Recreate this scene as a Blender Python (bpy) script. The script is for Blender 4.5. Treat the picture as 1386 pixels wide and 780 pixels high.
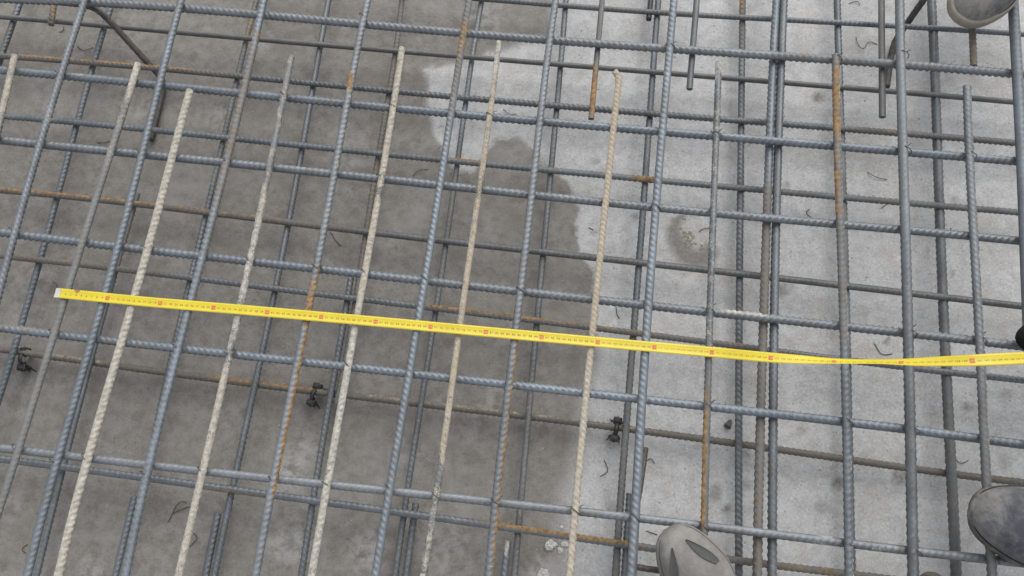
import bpy, bmesh, math, random
import numpy as np
from mathutils import Vector, noise as mnoise

for o in list(bpy.data.objects): bpy.data.objects.remove(o)
scene = bpy.context.scene
C = scene.collection

# ------------------------------------------------------------------ camera
cam_d = bpy.data.cameras.new('camera'); cam = bpy.data.objects.new('camera', cam_d); C.objects.link(cam)
cam.location = (0, 0, 1.55182)
cam.rotation_mode = 'XYZ'
cam.rotation_euler = (0.29365552, 0.03032165, 0.11583129)
cam_d.sensor_width = 36; cam_d.lens = 36 * 1090 / 1386
cam_d.clip_start = 0.02; cam_d.clip_end = 500
scene.camera = cam

# ------------------------------------------------------------------ overcast daylight
SUN_EL, SUN_AZ = math.radians(50), math.radians(14)      # azimuth measured from +Y towards +X
w = bpy.data.worlds.new('World'); scene.world = w; w.use_nodes = True
nt = w.node_tree; nt.nodes.clear()
sky = nt.nodes.new('ShaderNodeTexSky'); sky.sky_type = 'NISHITA'; sky.sun_disc = False
sky.sun_elevation = SUN_EL; sky.sun_rotation = SUN_AZ
sky.air_density = 1.0; sky.dust_density = 1.5; sky.ozone_density = 1.0
hs = nt.nodes.new('ShaderNodeHueSaturation'); hs.inputs['Saturation'].default_value = 0.20   # cloud cover: the sky's own light, less blue
bg = nt.nodes.new('ShaderNodeBackground'); bg.inputs['Strength'].default_value = 0.15
wo = nt.nodes.new('ShaderNodeOutputWorld')
nt.links.new(sky.outputs[0], hs.inputs['Color']); nt.links.new(hs.outputs[0], bg.inputs[0]); nt.links.new(bg.outputs[0], wo.inputs[0])
sd = bpy.data.lights.new('sun', 'SUN'); sd.energy = 1.1; sd.angle = math.radians(60); sd.color = (1, .97, .93)
so = bpy.data.objects.new('sun', sd); C.objects.link(so); so.location = (1, 3, 5)
sdir = Vector((math.sin(SUN_AZ) * math.cos(SUN_EL), math.cos(SUN_AZ) * math.cos(SUN_EL), math.sin(SUN_EL)))
so.rotation_euler = sdir.to_track_quat('Z', 'Y').to_euler()
scene.view_settings.view_transform = 'Standard'; scene.view_settings.look = 'None'
scene.view_settings.exposure = 0.92; scene.view_settings.gamma = 1.0

# ------------------------------------------------------------------ survey: every bar as laid, in metres (plan x, y; height z)
# name: (diameter in mm, height of its axis, plan polyline)
BARS = {
    'VU1': (14.5, 0.1443, [(-1.0524, 1.4974), (-1.0518, 1.1124), (-1.0516, 0.9474), (-1.0525, 0.8831), (-1.053, 0.8189), (-1.053, 0.7546), (-1.0525, 0.6904), (-1.0516, 0.6261), (-1.0503, 0.5619), (-1.0485, 0.4976), (-1.0462, 0.4334), (-1.0435, 0.3691), (-1.0403, 0.3049), (-1.0347, 0.1399), (-1.0218, -0.2451)]),
    'VU2': (14.5, 0.1443, [(-0.8497, 1.5164), (-0.8485, 1.1314), (-0.8479, 0.9664), (-0.8478, 0.9032), (-0.847, 0.8401), (-0.8457, 0.777), (-0.8442, 0.7138), (-0.8428, 0.6507), (-0.8416, 0.5875), (-0.8407, 0.5244), (-0.8402, 0.4613), (-0.8402, 0.3981), (-0.8406, 0.335), (-0.8414, 0.2719), (-0.8424, 0.2087), (-0.8435, 0.1456), (-0.8446, 0.0825), (-0.8453, 0.0193), (-0.8453, -0.0438), (-0.8445, -0.1069), (-0.8422, -0.1701), (-0.8389, -0.3351), (-0.8312, -0.7201)]),
    'VU3': (15, 0.1445, [(-0.6784, 1.5324), (-0.6759, 1.1474), (-0.6748, 0.9824), (-0.6739, 0.9196), (-0.6731, 0.8568), (-0.6725, 0.794), (-0.6721, 0.7312), (-0.6721, 0.6684), (-0.6724, 0.6055), (-0.673, 0.5427), (-0.6739, 0.4799), (-0.675, 0.4171), (-0.6763, 0.3543), (-0.6777, 0.2915), (-0.679, 0.2287), (-0.6801, 0.1659), (-0.6809, 0.103), (-0.6811, 0.0402), (-0.6806, -0.0226), (-0.679, -0.0854), (-0.6762, -0.1482), (-0.6726, -0.3132), (-0.6643, -0.6982)]),
    'VU4': (15, 0.1445, [(-0.4525, 1.5527), (-0.4568, 1.1677), (-0.4586, 1.0027), (-0.46, 0.94), (-0.4605, 0.8774), (-0.4604, 0.8147), (-0.46, 0.7521), (-0.4593, 0.6895), (-0.4585, 0.6268), (-0.4578, 0.5642), (-0.4573, 0.5015), (-0.457, 0.4389), (-0.4569, 0.3762), (-0.4571, 0.3136), (-0.4575, 0.2509), (-0.458, 0.1883), (-0.4585, 0.1256), (-0.459, 0.063), (-0.4592, 0.0003), (-0.4589, -0.0623), (-0.458, -0.1249), (-0.4567, -0.2899), (-0.4537, -0.6749)]),
    'VU5': (14.5, 0.1443, [(-0.2457, 1.5724), (-0.2491, 1.1874), (-0.2505, 1.0224), (-0.2511, 0.9599), (-0.2515, 0.8975), (-0.2516, 0.8351), (-0.2517, 0.7726), (-0.2517, 0.7102), (-0.2517, 0.6478), (-0.2518, 0.5854), (-0.2521, 0.5229), (-0.2524, 0.4605), (-0.2529, 0.3981), (-0.2536, 0.3356), (-0.2543, 0.2732), (-0.2552, 0.2108), (-0.2561, 0.1483), (-0.257, 0.0859), (-0.2579, 0.0235), (-0.2587, -0.039), (-0.2592, -0.1014), (-0.2605, -0.2664), (-0.2635, -0.6514)]),
    'VU6': (15, 0.1445, [(-0.0663, 1.5887), (-0.0716, 1.2037), (-0.0738, 1.0387), (-0.0756, 0.9767), (-0.0765, 0.9147), (-0.0769, 0.8528), (-0.0768, 0.7908), (-0.0766, 0.7288), (-0.0762, 0.6668), (-0.0759, 0.6048), (-0.0756, 0.5428), (-0.0755, 0.4809), (-0.0755, 0.4189), (-0.0757, 0.3569), (-0.0759, 0.2949), (-0.0762, 0.2329), (-0.0763, 0.1709), (-0.0761, 0.109), (-0.0756, 0.047), (-0.0743, -0.015), (-0.0722, -0.077), (-0.0693, -0.242), (-0.0624, -0.627)]),
    'VU7': (16, 0.145, [(0.1696, 1.6107), (0.1663, 1.2257), (0.1649, 1.0607), (0.164, 0.9991), (0.1631, 0.9375), (0.1621, 0.8759), (0.161, 0.8143), (0.16, 0.7526), (0.1591, 0.691), (0.1584, 0.6294), (0.1577, 0.5678), (0.1573, 0.5062), (0.157, 0.4445), (0.157, 0.3829), (0.1571, 0.3213), (0.1574, 0.2597), (0.1578, 0.1981), (0.1584, 0.1365), (0.1591, 0.0748), (0.1599, 0.0132), (0.1607, -0.0484), (0.1614, -0.2134), (0.1631, -0.5984)]),
    'VU8': (19.5, 0.1468, [(0.6179, 1.6515), (0.6154, 1.2665), (0.6143, 1.1015), (0.6136, 1.0406), (0.6131, 0.9797), (0.6129, 0.9188), (0.6129, 0.8578), (0.613, 0.7969), (0.6131, 0.736), (0.6133, 0.6751), (0.6135, 0.6142), (0.6136, 0.5532), (0.6137, 0.4923), (0.6137, 0.4314), (0.6137, 0.3705), (0.6136, 0.3095), (0.6135, 0.2486), (0.6133, 0.1877), (0.6131, 0.1268), (0.6129, 0.0659), (0.6127, 0.0049), (0.6123, -0.1601), (0.6115, -0.5451)]),
    'VU9': (20, 0.147, [(0.842, 1.6721), (0.8375, 1.2871), (0.8357, 1.1221), (0.8353, 1.0593), (0.8348, 0.9966), (0.8341, 0.9338), (0.8332, 0.8711), (0.8321, 0.8083), (0.8307, 0.7456), (0.8292, 0.6829), (0.8274, 0.6201), (0.8255, 0.5574), (0.8215, 0.3924), (0.812, 0.0074)]),
    'VA1': (13.5, 0.1438, [(-1.1611, 0.804), (-1.1539, 0.7327), (-1.1468, 0.6613), (-1.1303, 0.4963), (-1.0918, 0.1113)]),
    'VA2': (14, 0.144, [(-0.9007, 0.8101), (-0.9015, 0.7474), (-0.9028, 0.6847), (-0.9044, 0.622), (-0.9061, 0.5594), (-0.9078, 0.4967), (-0.9095, 0.434), (-0.9111, 0.3714), (-0.9125, 0.3087), (-0.9139, 0.246), (-0.9152, 0.1833), (-0.9166, 0.1207), (-0.9181, 0.058), (-0.92, -0.0047), (-0.9225, -0.0674), (-0.9278, -0.2324), (-0.9402, -0.6174)]),
    'VA3': (14.5, 0.1443, [(-0.7806, 0.7605), (-0.7813, 0.6989), (-0.7814, 0.6373), (-0.7814, 0.5757), (-0.7814, 0.514), (-0.7817, 0.4524), (-0.7823, 0.3908), (-0.7834, 0.3291), (-0.7848, 0.2675), (-0.7865, 0.2059), (-0.7884, 0.1443), (-0.7902, 0.0826), (-0.7916, 0.021), (-0.7922, -0.0406), (-0.7917, -0.1023), (-0.7896, -0.1639), (-0.7876, -0.3289), (-0.7828, -0.7139)]),
    'VA4': (14, 0.144, [(-0.591, 0.8554), (-0.5898, 0.7932), (-0.5886, 0.731), (-0.5875, 0.6687), (-0.5864, 0.6065), (-0.5855, 0.5443), (-0.5848, 0.4821), (-0.5843, 0.4199), (-0.5839, 0.3577), (-0.5837, 0.2955), (-0.5838, 0.2333), (-0.584, 0.1711), (-0.5844, 0.1088), (-0.585, 0.0466), (-0.5857, -0.0156), (-0.5865, -0.0778), (-0.5873, -0.14), (-0.5882, -0.305), (-0.5901, -0.69)]),
    'VA5': (13.5, 0.1438, [(-0.3708, 0.8974), (-0.3689, 0.8344), (-0.3675, 0.7714), (-0.3666, 0.7085), (-0.3659, 0.6455), (-0.3656, 0.5825), (-0.3654, 0.5195), (-0.3655, 0.4565), (-0.3656, 0.3935), (-0.3658, 0.3305), (-0.366, 0.2675), (-0.3661, 0.2045), (-0.3663, 0.1415), (-0.3663, 0.0786), (-0.3662, 0.0156), (-0.3659, -0.0474), (-0.3655, -0.1104), (-0.3645, -0.2754), (-0.3621, -0.6604)]),
    'VA6': (12.5, 0.1433, [(-0.178, 0.93), (-0.1765, 0.8699), (-0.1757, 0.8098), (-0.1755, 0.7497), (-0.1756, 0.6895), (-0.1759, 0.6294), (-0.1763, 0.5693), (-0.1766, 0.5092), (-0.1769, 0.449), (-0.1769, 0.3889), (-0.1769, 0.3288), (-0.1768, 0.2687), (-0.1766, 0.2085), (-0.1766, 0.1484), (-0.1768, 0.0883), (-0.1773, 0.0282), (-0.1786, -0.032), (-0.1807, -0.0921), (-0.1837, -0.2571), (-0.1909, -0.6421)]),
    'VA7': (13.5, 0.1438, [(0.0582, 0.8847), (0.0653, 0.8779), (0.0686, 0.864), (0.0673, 0.8021), (0.0662, 0.7403), (0.0652, 0.6784), (0.0643, 0.6166), (0.0635, 0.5547), (0.0627, 0.4929), (0.062, 0.431), (0.0614, 0.3692), (0.0607, 0.3073), (0.0602, 0.2455), (0.0598, 0.1836), (0.0595, 0.1218), (0.0593, 0.0599), (0.0594, -0.0019), (0.0598, -0.0638), (0.0596, -0.2288), (0.059, -0.6138)]),
    'VA8': (13.5, 0.1438, [(0.2617, 0.9262), (0.2625, 0.8623), (0.2632, 0.7984), (0.2638, 0.7345), (0.2644, 0.6706), (0.265, 0.6067), (0.2657, 0.5428), (0.2665, 0.4789), (0.2674, 0.415), (0.2684, 0.3511), (0.2696, 0.2872), (0.2709, 0.2233), (0.2722, 0.1594), (0.2736, 0.0954), (0.275, 0.0315), (0.2779, -0.1335), (0.2849, -0.5185)]),
    'VA9': (15.5, 0.1448, [(0.4884, 0.9626), (0.4889, 0.902), (0.4899, 0.8413), (0.4914, 0.7807), (0.4932, 0.7201), (0.4951, 0.6595), (0.4972, 0.5989), (0.4992, 0.5383), (0.5012, 0.4777), (0.503, 0.4171), (0.5047, 0.3565), (0.5062, 0.2959), (0.5075, 0.2353), (0.5086, 0.1747), (0.5095, 0.1141), (0.5103, 0.0535), (0.5109, -0.0071), (0.5137, -0.1721), (0.5203, -0.5571)]),
    'VA10': (16, 0.145, [(0.7386, 0.9174), (0.737, 0.8533), (0.7364, 0.7892), (0.7363, 0.725), (0.7365, 0.6609), (0.7369, 0.5968), (0.7372, 0.5327), (0.7373, 0.4686), (0.7373, 0.4045), (0.7372, 0.3403), (0.737, 0.2762), (0.7368, 0.2121), (0.7368, 0.148), (0.7373, 0.0839), (0.7385, 0.0197), (0.7401, -0.1453), (0.7437, -0.5303)]),
    'VL0': (13, 0.043, [(-1.2667, 1.552), (-1.2707, 1.167), (-1.2724, 1.002), (-1.2731, 0.9378), (-1.2738, 0.8737), (-1.2755, 0.7087), (-1.2795, 0.3237)]),
    'VL1': (13, 0.043, [(-1.0626, 1.5715), (-1.0628, 1.1865), (-1.0629, 1.0215), (-1.0637, 0.9597), (-1.0636, 0.8979), (-1.0629, 0.8361), (-1.0616, 0.7742), (-1.06, 0.7124), (-1.0582, 0.6506), (-1.0564, 0.5888), (-1.0547, 0.527), (-1.0532, 0.4652), (-1.052, 0.4034), (-1.0511, 0.3416), (-1.0506, 0.2798), (-1.0507, 0.218), (-1.0512, 0.1561), (-1.0522, 0.0943), (-1.0526, -0.0707), (-1.0536, -0.4557)]),
    'VL2': (12, 0.0425, [(-0.8897, 0.5684), (-0.8909, 0.506), (-0.8918, 0.4436), (-0.8925, 0.3812), (-0.8929, 0.3188), (-0.8931, 0.2564), (-0.8929, 0.194), (-0.8925, 0.1316), (-0.8919, 0.0693), (-0.8909, 0.0069), (-0.8897, -0.0555), (-0.8882, -0.1179), (-0.8864, -0.1803), (-0.8837, -0.3453), (-0.8774, -0.7303)]),
    'VL3': (12, 0.0425, [(-0.7376, 1.6021), (-0.739, 1.2171), (-0.7396, 1.0521), (-0.7408, 0.9904), (-0.7409, 0.9288), (-0.7404, 0.8672), (-0.7396, 0.8056), (-0.7387, 0.7439), (-0.7379, 0.6823), (-0.7373, 0.6207), (-0.737, 0.559), (-0.7369, 0.4974), (-0.7371, 0.4358), (-0.7374, 0.3741), (-0.7376, 0.3125), (-0.7375, 0.2509), (-0.7368, 0.1892), (-0.7352, 0.1276), (-0.7322, 0.066), (-0.7274, 0.0044)]),
    'VL3b': (12, 0.0425, [(-0.7435, -0.0254), (-0.7435, -0.0945), (-0.7435, -0.1636), (-0.7436, -0.3286), (-0.7438, -0.7136)]),
    'VL4': (13, 0.043, [(-0.5879, 1.6169), (-0.5816, 1.2319), (-0.5789, 1.0669), (-0.5777, 1.0064), (-0.576, 0.9459), (-0.5742, 0.8855), (-0.5723, 0.825), (-0.5704, 0.7645), (-0.5687, 0.7041), (-0.5671, 0.6436), (-0.5657, 0.5832), (-0.5646, 0.5227), (-0.5638, 0.4622), (-0.5633, 0.4018), (-0.5631, 0.3413), (-0.5632, 0.2809), (-0.5635, 0.2204), (-0.5639, 0.1599), (-0.5644, 0.0995), (-0.5649, 0.039), (-0.5652, -0.0215), (-0.5653, -0.0819), (-0.565, -0.1424), (-0.5637, -0.3074), (-0.5605, -0.6924)]),
    'VL4b': (13, 0.043, [(-0.5824, -0.0358), (-0.5817, -0.0901), (-0.581, -0.1444), (-0.5788, -0.3094), (-0.5738, -0.6944)]),
    'VL5': (12, 0.0425, [(-0.4393, 1.6324), (-0.4234, 1.2474), (-0.4166, 1.0824), (-0.4123, 1.0183), (-0.4098, 0.9543), (-0.4085, 0.8902), (-0.4077, 0.8261), (-0.4072, 0.762), (-0.4066, 0.698), (-0.4056, 0.6339), (-0.4044, 0.5698), (-0.4029, 0.5058), (-0.4013, 0.4417), (-0.3999, 0.3776), (-0.3993, 0.3136), (-0.3998, 0.2495), (-0.4024, 0.1854)]),
    'VL5b': (13, 0.043, [(-0.418, 0.4416), (-0.4163, 0.3792), (-0.4157, 0.3167), (-0.4154, 0.2543), (-0.4153, 0.1918), (-0.4149, 0.1293), (-0.4141, 0.0669), (-0.413, 0.0044), (-0.4114, -0.058), (-0.4097, -0.1205), (-0.4062, -0.2855), (-0.398, -0.6705)]),
    'VL6': (12.5, 0.0427, [(-0.234, 1.6487), (-0.2387, 1.2637), (-0.2408, 1.0987), (-0.2422, 1.0363), (-0.2429, 0.974), (-0.243, 0.9116), (-0.2426, 0.8493), (-0.2421, 0.787), (-0.2415, 0.7246), (-0.2409, 0.6623), (-0.2404, 0.5999), (-0.2401, 0.5376), (-0.2401, 0.4753), (-0.2403, 0.4129), (-0.2407, 0.3506), (-0.2412, 0.2882), (-0.2419, 0.2259), (-0.2426, 0.1635), (-0.2432, 0.1012), (-0.2435, 0.0389), (-0.2434, -0.0235), (-0.2427, -0.0858), (-0.2418, -0.2508), (-0.2399, -0.6358)]),
    'VL6b': (13, 0.043, [(-0.2248, 0.0238), (-0.2245, -0.0393), (-0.2242, -0.1023), (-0.2236, -0.2673), (-0.222, -0.6523)]),
    'VL7': (13.5, 0.0432, [(-0.0707, 1.6655), (-0.061, 1.2805), (-0.0568, 1.1155), (-0.055, 1.0533), (-0.0533, 0.991), (-0.0519, 0.9288), (-0.0506, 0.8665), (-0.0495, 0.8043), (-0.0484, 0.742), (-0.0474, 0.6797), (-0.0463, 0.6175), (-0.0453, 0.5552), (-0.0443, 0.493), (-0.0432, 0.4307), (-0.042, 0.3684), (-0.0408, 0.3062), (-0.0396, 0.2439), (-0.0383, 0.1817), (-0.037, 0.1194), (-0.0356, 0.0572), (-0.0343, -0.0051), (-0.0329, -0.0674), (-0.0295, -0.2324), (-0.0215, -0.6174)]),
    'VL7b': (13, 0.043, [(-0.0502, -0.0216), (-0.0506, -0.0518), (-0.051, -0.0819), (-0.0532, -0.2469), (-0.0583, -0.6319)]),
    'VL8': (14.5, 0.0437, [(0.1439, 1.6839), (0.1435, 1.2989), (0.1433, 1.1339), (0.1431, 1.0711), (0.1431, 1.0084), (0.1432, 0.9456), (0.1434, 0.8828), (0.1437, 0.82), (0.1439, 0.7573), (0.1441, 0.6945), (0.1443, 0.6317), (0.1443, 0.5689), (0.1442, 0.5061), (0.1441, 0.4434), (0.1439, 0.3806), (0.1436, 0.3178), (0.1434, 0.255), (0.1432, 0.1922), (0.1431, 0.1295), (0.1432, 0.0667), (0.1436, 0.0039), (0.1443, -0.0589), (0.1453, -0.2239), (0.1477, -0.6089)]),
    'VL8b': (12, 0.0425, [(0.1583, 0.085), (0.159, 0.0139), (0.1597, -0.0571), (0.1613, -0.2221), (0.1652, -0.6071)]),
    'VL9': (14.5, 0.0437, [(0.31, 1.7009), (0.3201, 1.3159), (0.3245, 1.1509), (0.3259, 1.0907), (0.3274, 1.0305), (0.3288, 0.9703), (0.3302, 0.9101), (0.3316, 0.8499), (0.3331, 0.7897), (0.3346, 0.7295), (0.3361, 0.6693), (0.3376, 0.6091), (0.3392, 0.5489), (0.3409, 0.4887), (0.3426, 0.4285), (0.3444, 0.3683), (0.3462, 0.3081), (0.3482, 0.2479), (0.3502, 0.1877), (0.3523, 0.1275), (0.3545, 0.0673), (0.3568, 0.0071), (0.3623, -0.1579), (0.375, -0.5429)]),
    'VL10': (15, 0.044, [(0.5143, 1.7196), (0.5227, 1.3346), (0.5263, 1.1696), (0.5276, 1.1075), (0.5292, 1.0454), (0.5308, 0.9832), (0.5326, 0.9211), (0.5344, 0.859), (0.5361, 0.7969), (0.5379, 0.7347), (0.5395, 0.6726), (0.541, 0.6105), (0.5425, 0.5484), (0.5438, 0.4863), (0.545, 0.4241), (0.5461, 0.362), (0.5471, 0.2999), (0.5481, 0.2378), (0.5491, 0.1756), (0.5501, 0.1135), (0.5512, 0.0514), (0.5525, -0.0107), (0.556, -0.1757), (0.5642, -0.5607)]),
    'VL11': (19.5, 0.0462, [(0.7208, 1.7366), (0.7237, 1.3516), (0.725, 1.1866), (0.7256, 1.1249), (0.7259, 1.0631), (0.7259, 1.0014), (0.7258, 0.9397), (0.7255, 0.878), (0.7252, 0.8163), (0.7249, 0.7545), (0.7248, 0.6928), (0.7248, 0.6311), (0.7249, 0.5694), (0.7251, 0.5077), (0.7256, 0.4459), (0.7261, 0.3842), (0.7268, 0.3225), (0.7275, 0.2608), (0.7282, 0.199), (0.7288, 0.1373), (0.7293, 0.0756), (0.7295, 0.0139), (0.7301, -0.1511), (0.7315, -0.5361)]),
    'VM1': (17, 0.1125, [(0.3882, 1.6549), (0.3817, 1.2699), (0.379, 1.1049), (0.3772, 1.0422), (0.3758, 0.9794), (0.3747, 0.9166), (0.3738, 0.8538), (0.373, 0.7911), (0.3724, 0.7283), (0.3718, 0.6655), (0.3714, 0.6027), (0.371, 0.54), (0.3707, 0.4772), (0.3704, 0.4144), (0.3702, 0.3516), (0.3701, 0.2888), (0.3701, 0.2261), (0.3703, 0.1633), (0.3706, 0.1005), (0.3712, 0.0377), (0.3721, -0.025), (0.3728, -0.19), (0.3744, -0.575)]),
    'VM2': (17, 0.1125, [(0.3976, 1.6563), (0.3953, 1.2713), (0.3942, 1.1063), (0.3933, 1.0435), (0.3924, 0.9806), (0.3916, 0.9177), (0.3908, 0.8548), (0.3901, 0.7919), (0.3897, 0.729), (0.3893, 0.6661), (0.3892, 0.6032), (0.3892, 0.5403), (0.3895, 0.4774), (0.3899, 0.4146), (0.3905, 0.3517), (0.3913, 0.2888), (0.3922, 0.2259), (0.3932, 0.163), (0.3943, 0.1001), (0.3955, 0.0372), (0.3966, -0.0257), (0.3983, -0.1907), (0.4021, -0.5757)]),
    'S1': (13, 0.1145, [(0.0185, 1.6199), (0.0203, 1.2349), (0.021, 1.0699), (0.0213, 1.0005), (0.0216, 0.931), (0.0219, 0.8616), (0.0223, 0.7922)]),
    'S2': (13, 0.1145, [(0.2262, 1.6381), (0.2188, 1.2531), (0.2156, 1.0881), (0.2143, 1.0179), (0.2129, 0.9476), (0.2116, 0.8773)]),
    'S3': (13, 0.1145, [(0.5965, 1.6733), (0.593, 1.2883), (0.5914, 1.1233), (0.5908, 1.0555), (0.5902, 0.9876), (0.5896, 0.9197), (0.589, 0.8519)]),
    'S4': (14, 0.114, [(0.7772, 1.6551), (0.773, 1.2701), (0.7712, 1.1051), (0.7706, 1.0447), (0.7699, 0.9843)]),
    'S0': (13, 0.075, [(-1.2566, 1.5377), (-1.1963, 1.1527), (-1.1704, 0.9877), (-1.1655, 0.9561), (-1.1605, 0.9245)]),
    'HU0': (17.5, 0.1285, [(-1.7161, 0.9295), (-1.3311, 0.9419), (-1.1661, 0.9472), (-1.1043, 0.9507), (-1.0425, 0.9532), (-0.9808, 0.9549), (-0.919, 0.956), (-0.8572, 0.9566), (-0.7954, 0.9568), (-0.7336, 0.9567), (-0.6718, 0.9564), (-0.61, 0.956), (-0.5482, 0.9555), (-0.4864, 0.9549), (-0.4246, 0.9545), (-0.3628, 0.9541), (-0.301, 0.9539), (-0.2393, 0.9538), (-0.1775, 0.9538), (-0.1157, 0.954), (-0.0539, 0.9544), (0.0079, 0.9549), (0.0697, 0.9556), (0.1315, 0.9565), (0.1933, 0.9574), (0.2551, 0.9584), (0.3169, 0.9595), (0.3787, 0.9606), (0.4405, 0.9617), (0.5022, 0.9627), (0.564, 0.9636), (0.6258, 0.9644), (0.6876, 0.9649), (0.7494, 0.9652), (0.8112, 0.9651), (0.9762, 0.9658), (1.3612, 0.9674)]),
    'HL0': (11.5, 0.0553, [(-1.8466, 0.9459), (-1.4616, 0.9463), (-1.2966, 0.9465), (-1.2363, 0.9466), (-1.1761, 0.9466), (-1.1158, 0.9465), (-1.0556, 0.9464), (-0.9953, 0.9463), (-0.935, 0.9461), (-0.8748, 0.9459), (-0.8145, 0.9457), (-0.7543, 0.9455), (-0.694, 0.9453), (-0.6337, 0.9451), (-0.5735, 0.945), (-0.5132, 0.9449), (-0.453, 0.9448), (-0.3927, 0.9448), (-0.3324, 0.9449), (-0.2722, 0.9449), (-0.2119, 0.9451), (-0.1517, 0.9453), (-0.0914, 0.9455), (-0.0311, 0.9457), (0.0291, 0.9461), (0.0894, 0.9464), (0.1496, 0.9467), (0.2099, 0.9471), (0.2702, 0.9475), (0.3304, 0.9479), (0.3907, 0.9482), (0.4509, 0.9485), (0.5112, 0.9488), (0.5715, 0.949), (0.6317, 0.9491), (0.692, 0.9491), (0.7522, 0.949), (0.8125, 0.9487), (0.8728, 0.9483), (1.0378, 0.9477), (1.4228, 0.9465)]),
    'HT': (12, 0.0555, [(-0.7764, 1.0884), (-0.3914, 1.0913), (-0.2264, 1.0925), (-0.1653, 1.0924), (-0.1042, 1.0921), (-0.0431, 1.092), (0.018, 1.0921), (0.0791, 1.0925), (0.1402, 1.0932), (0.2012, 1.0943), (0.2623, 1.0957), (0.3234, 1.0974), (0.3845, 1.0992), (0.4456, 1.101), (0.5067, 1.1029), (0.5677, 1.1046), (0.6288, 1.1062), (0.6899, 1.1077), (0.751, 1.109), (0.8121, 1.1102), (0.8732, 1.1114), (1.0382, 1.1144), (1.4232, 1.1215)]),
    'HL1': (13.5, 0.0563, [(-1.8157, 0.8421), (-1.4307, 0.8468), (-1.2657, 0.8488), (-1.2048, 0.8502), (-1.1439, 0.8511), (-1.0829, 0.8517), (-1.022, 0.8521), (-0.9611, 0.8522), (-0.9002, 0.8521), (-0.8392, 0.8518), (-0.7783, 0.8514), (-0.7174, 0.8509), (-0.6565, 0.8504), (-0.5955, 0.8498), (-0.5346, 0.8492), (-0.4737, 0.8487), (-0.4127, 0.8482), (-0.3518, 0.8477), (-0.2909, 0.8473), (-0.23, 0.8471), (-0.169, 0.8469), (-0.1081, 0.8469), (-0.0472, 0.8469), (0.0137, 0.8471), (0.0747, 0.8474), (0.1356, 0.8478), (0.1965, 0.8483), (0.2574, 0.849), (0.3184, 0.8496), (0.3793, 0.8504), (0.4402, 0.8512), (0.5012, 0.8519), (0.5621, 0.8527), (0.623, 0.8534), (0.6839, 0.854), (0.7449, 0.8544), (0.8058, 0.8547), (0.8667, 0.8547), (1.0317, 0.8549), (1.4167, 0.8554)]),
    'HU1': (17, 0.1288, [(-1.7443, 0.7757), (-1.3593, 0.7754), (-1.1943, 0.7753), (-1.1334, 0.7753), (-1.0726, 0.775), (-1.0117, 0.7746), (-0.9509, 0.774), (-0.89, 0.7733), (-0.8291, 0.7727), (-0.7683, 0.772), (-0.7074, 0.7713), (-0.6465, 0.7707), (-0.5857, 0.7702), (-0.5248, 0.7697), (-0.4639, 0.7693), (-0.4031, 0.769), (-0.3422, 0.7688), (-0.2813, 0.7687), (-0.2205, 0.7686), (-0.1596, 0.7687), (-0.0987, 0.7688), (-0.0379, 0.769), (0.023, 0.7692), (0.0839, 0.7695), (0.1447, 0.7698), (0.2056, 0.7702), (0.2664, 0.7705), (0.3273, 0.7709), (0.3882, 0.7713), (0.449, 0.7717), (0.5099, 0.7721), (0.5708, 0.7726), (0.6316, 0.773), (0.6925, 0.7735), (0.7534, 0.774), (0.8142, 0.7746), (0.9792, 0.7753), (1.3642, 0.777)]),
    'HL2': (13.5, 0.0563, [(-1.76, 0.7039), (-1.375, 0.7062), (-1.21, 0.7072), (-1.1492, 0.708), (-1.0884, 0.7084), (-1.0276, 0.7084), (-0.9668, 0.7081), (-0.9059, 0.7076), (-0.8451, 0.7069), (-0.7843, 0.7061), (-0.7235, 0.7053), (-0.6627, 0.7045), (-0.6019, 0.7037), (-0.541, 0.703), (-0.4802, 0.7023), (-0.4194, 0.7017), (-0.3586, 0.7012), (-0.2978, 0.7008), (-0.2369, 0.7005), (-0.1761, 0.7002), (-0.1153, 0.7), (-0.0545, 0.6999), (0.0063, 0.6999), (0.0671, 0.6999), (0.128, 0.6999), (0.1888, 0.7), (0.2496, 0.7001), (0.3104, 0.7002), (0.3712, 0.7003), (0.432, 0.7005), (0.4929, 0.7007), (0.5537, 0.7009), (0.6145, 0.7011), (0.6753, 0.7015), (0.7361, 0.7019), (0.7969, 0.7025), (0.8578, 0.7032), (1.0228, 0.7041), (1.4078, 0.7061)]),
    'HU2': (16.5, 0.129, [(-1.6693, 0.623), (-1.2843, 0.6205), (-1.1193, 0.6195), (-1.0589, 0.6189), (-0.9985, 0.6186), (-0.9382, 0.6185), (-0.8778, 0.6184), (-0.8174, 0.6183), (-0.757, 0.6181), (-0.6967, 0.6179), (-0.6363, 0.6175), (-0.5759, 0.6171), (-0.5155, 0.6165), (-0.4552, 0.6159), (-0.3948, 0.6152), (-0.3344, 0.6143), (-0.274, 0.6135), (-0.2137, 0.6127), (-0.1533, 0.6119), (-0.0929, 0.6111), (-0.0325, 0.6105), (0.0278, 0.6099), (0.0882, 0.6095), (0.1486, 0.6093), (0.209, 0.6092), (0.2693, 0.6093), (0.3297, 0.6096), (0.3901, 0.61), (0.4505, 0.6106), (0.5108, 0.6112), (0.5712, 0.6118), (0.6316, 0.6124), (0.6919, 0.6128), (0.7523, 0.6129), (0.8127, 0.6126), (0.9777, 0.6119), (1.3627, 0.6103)]),
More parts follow.
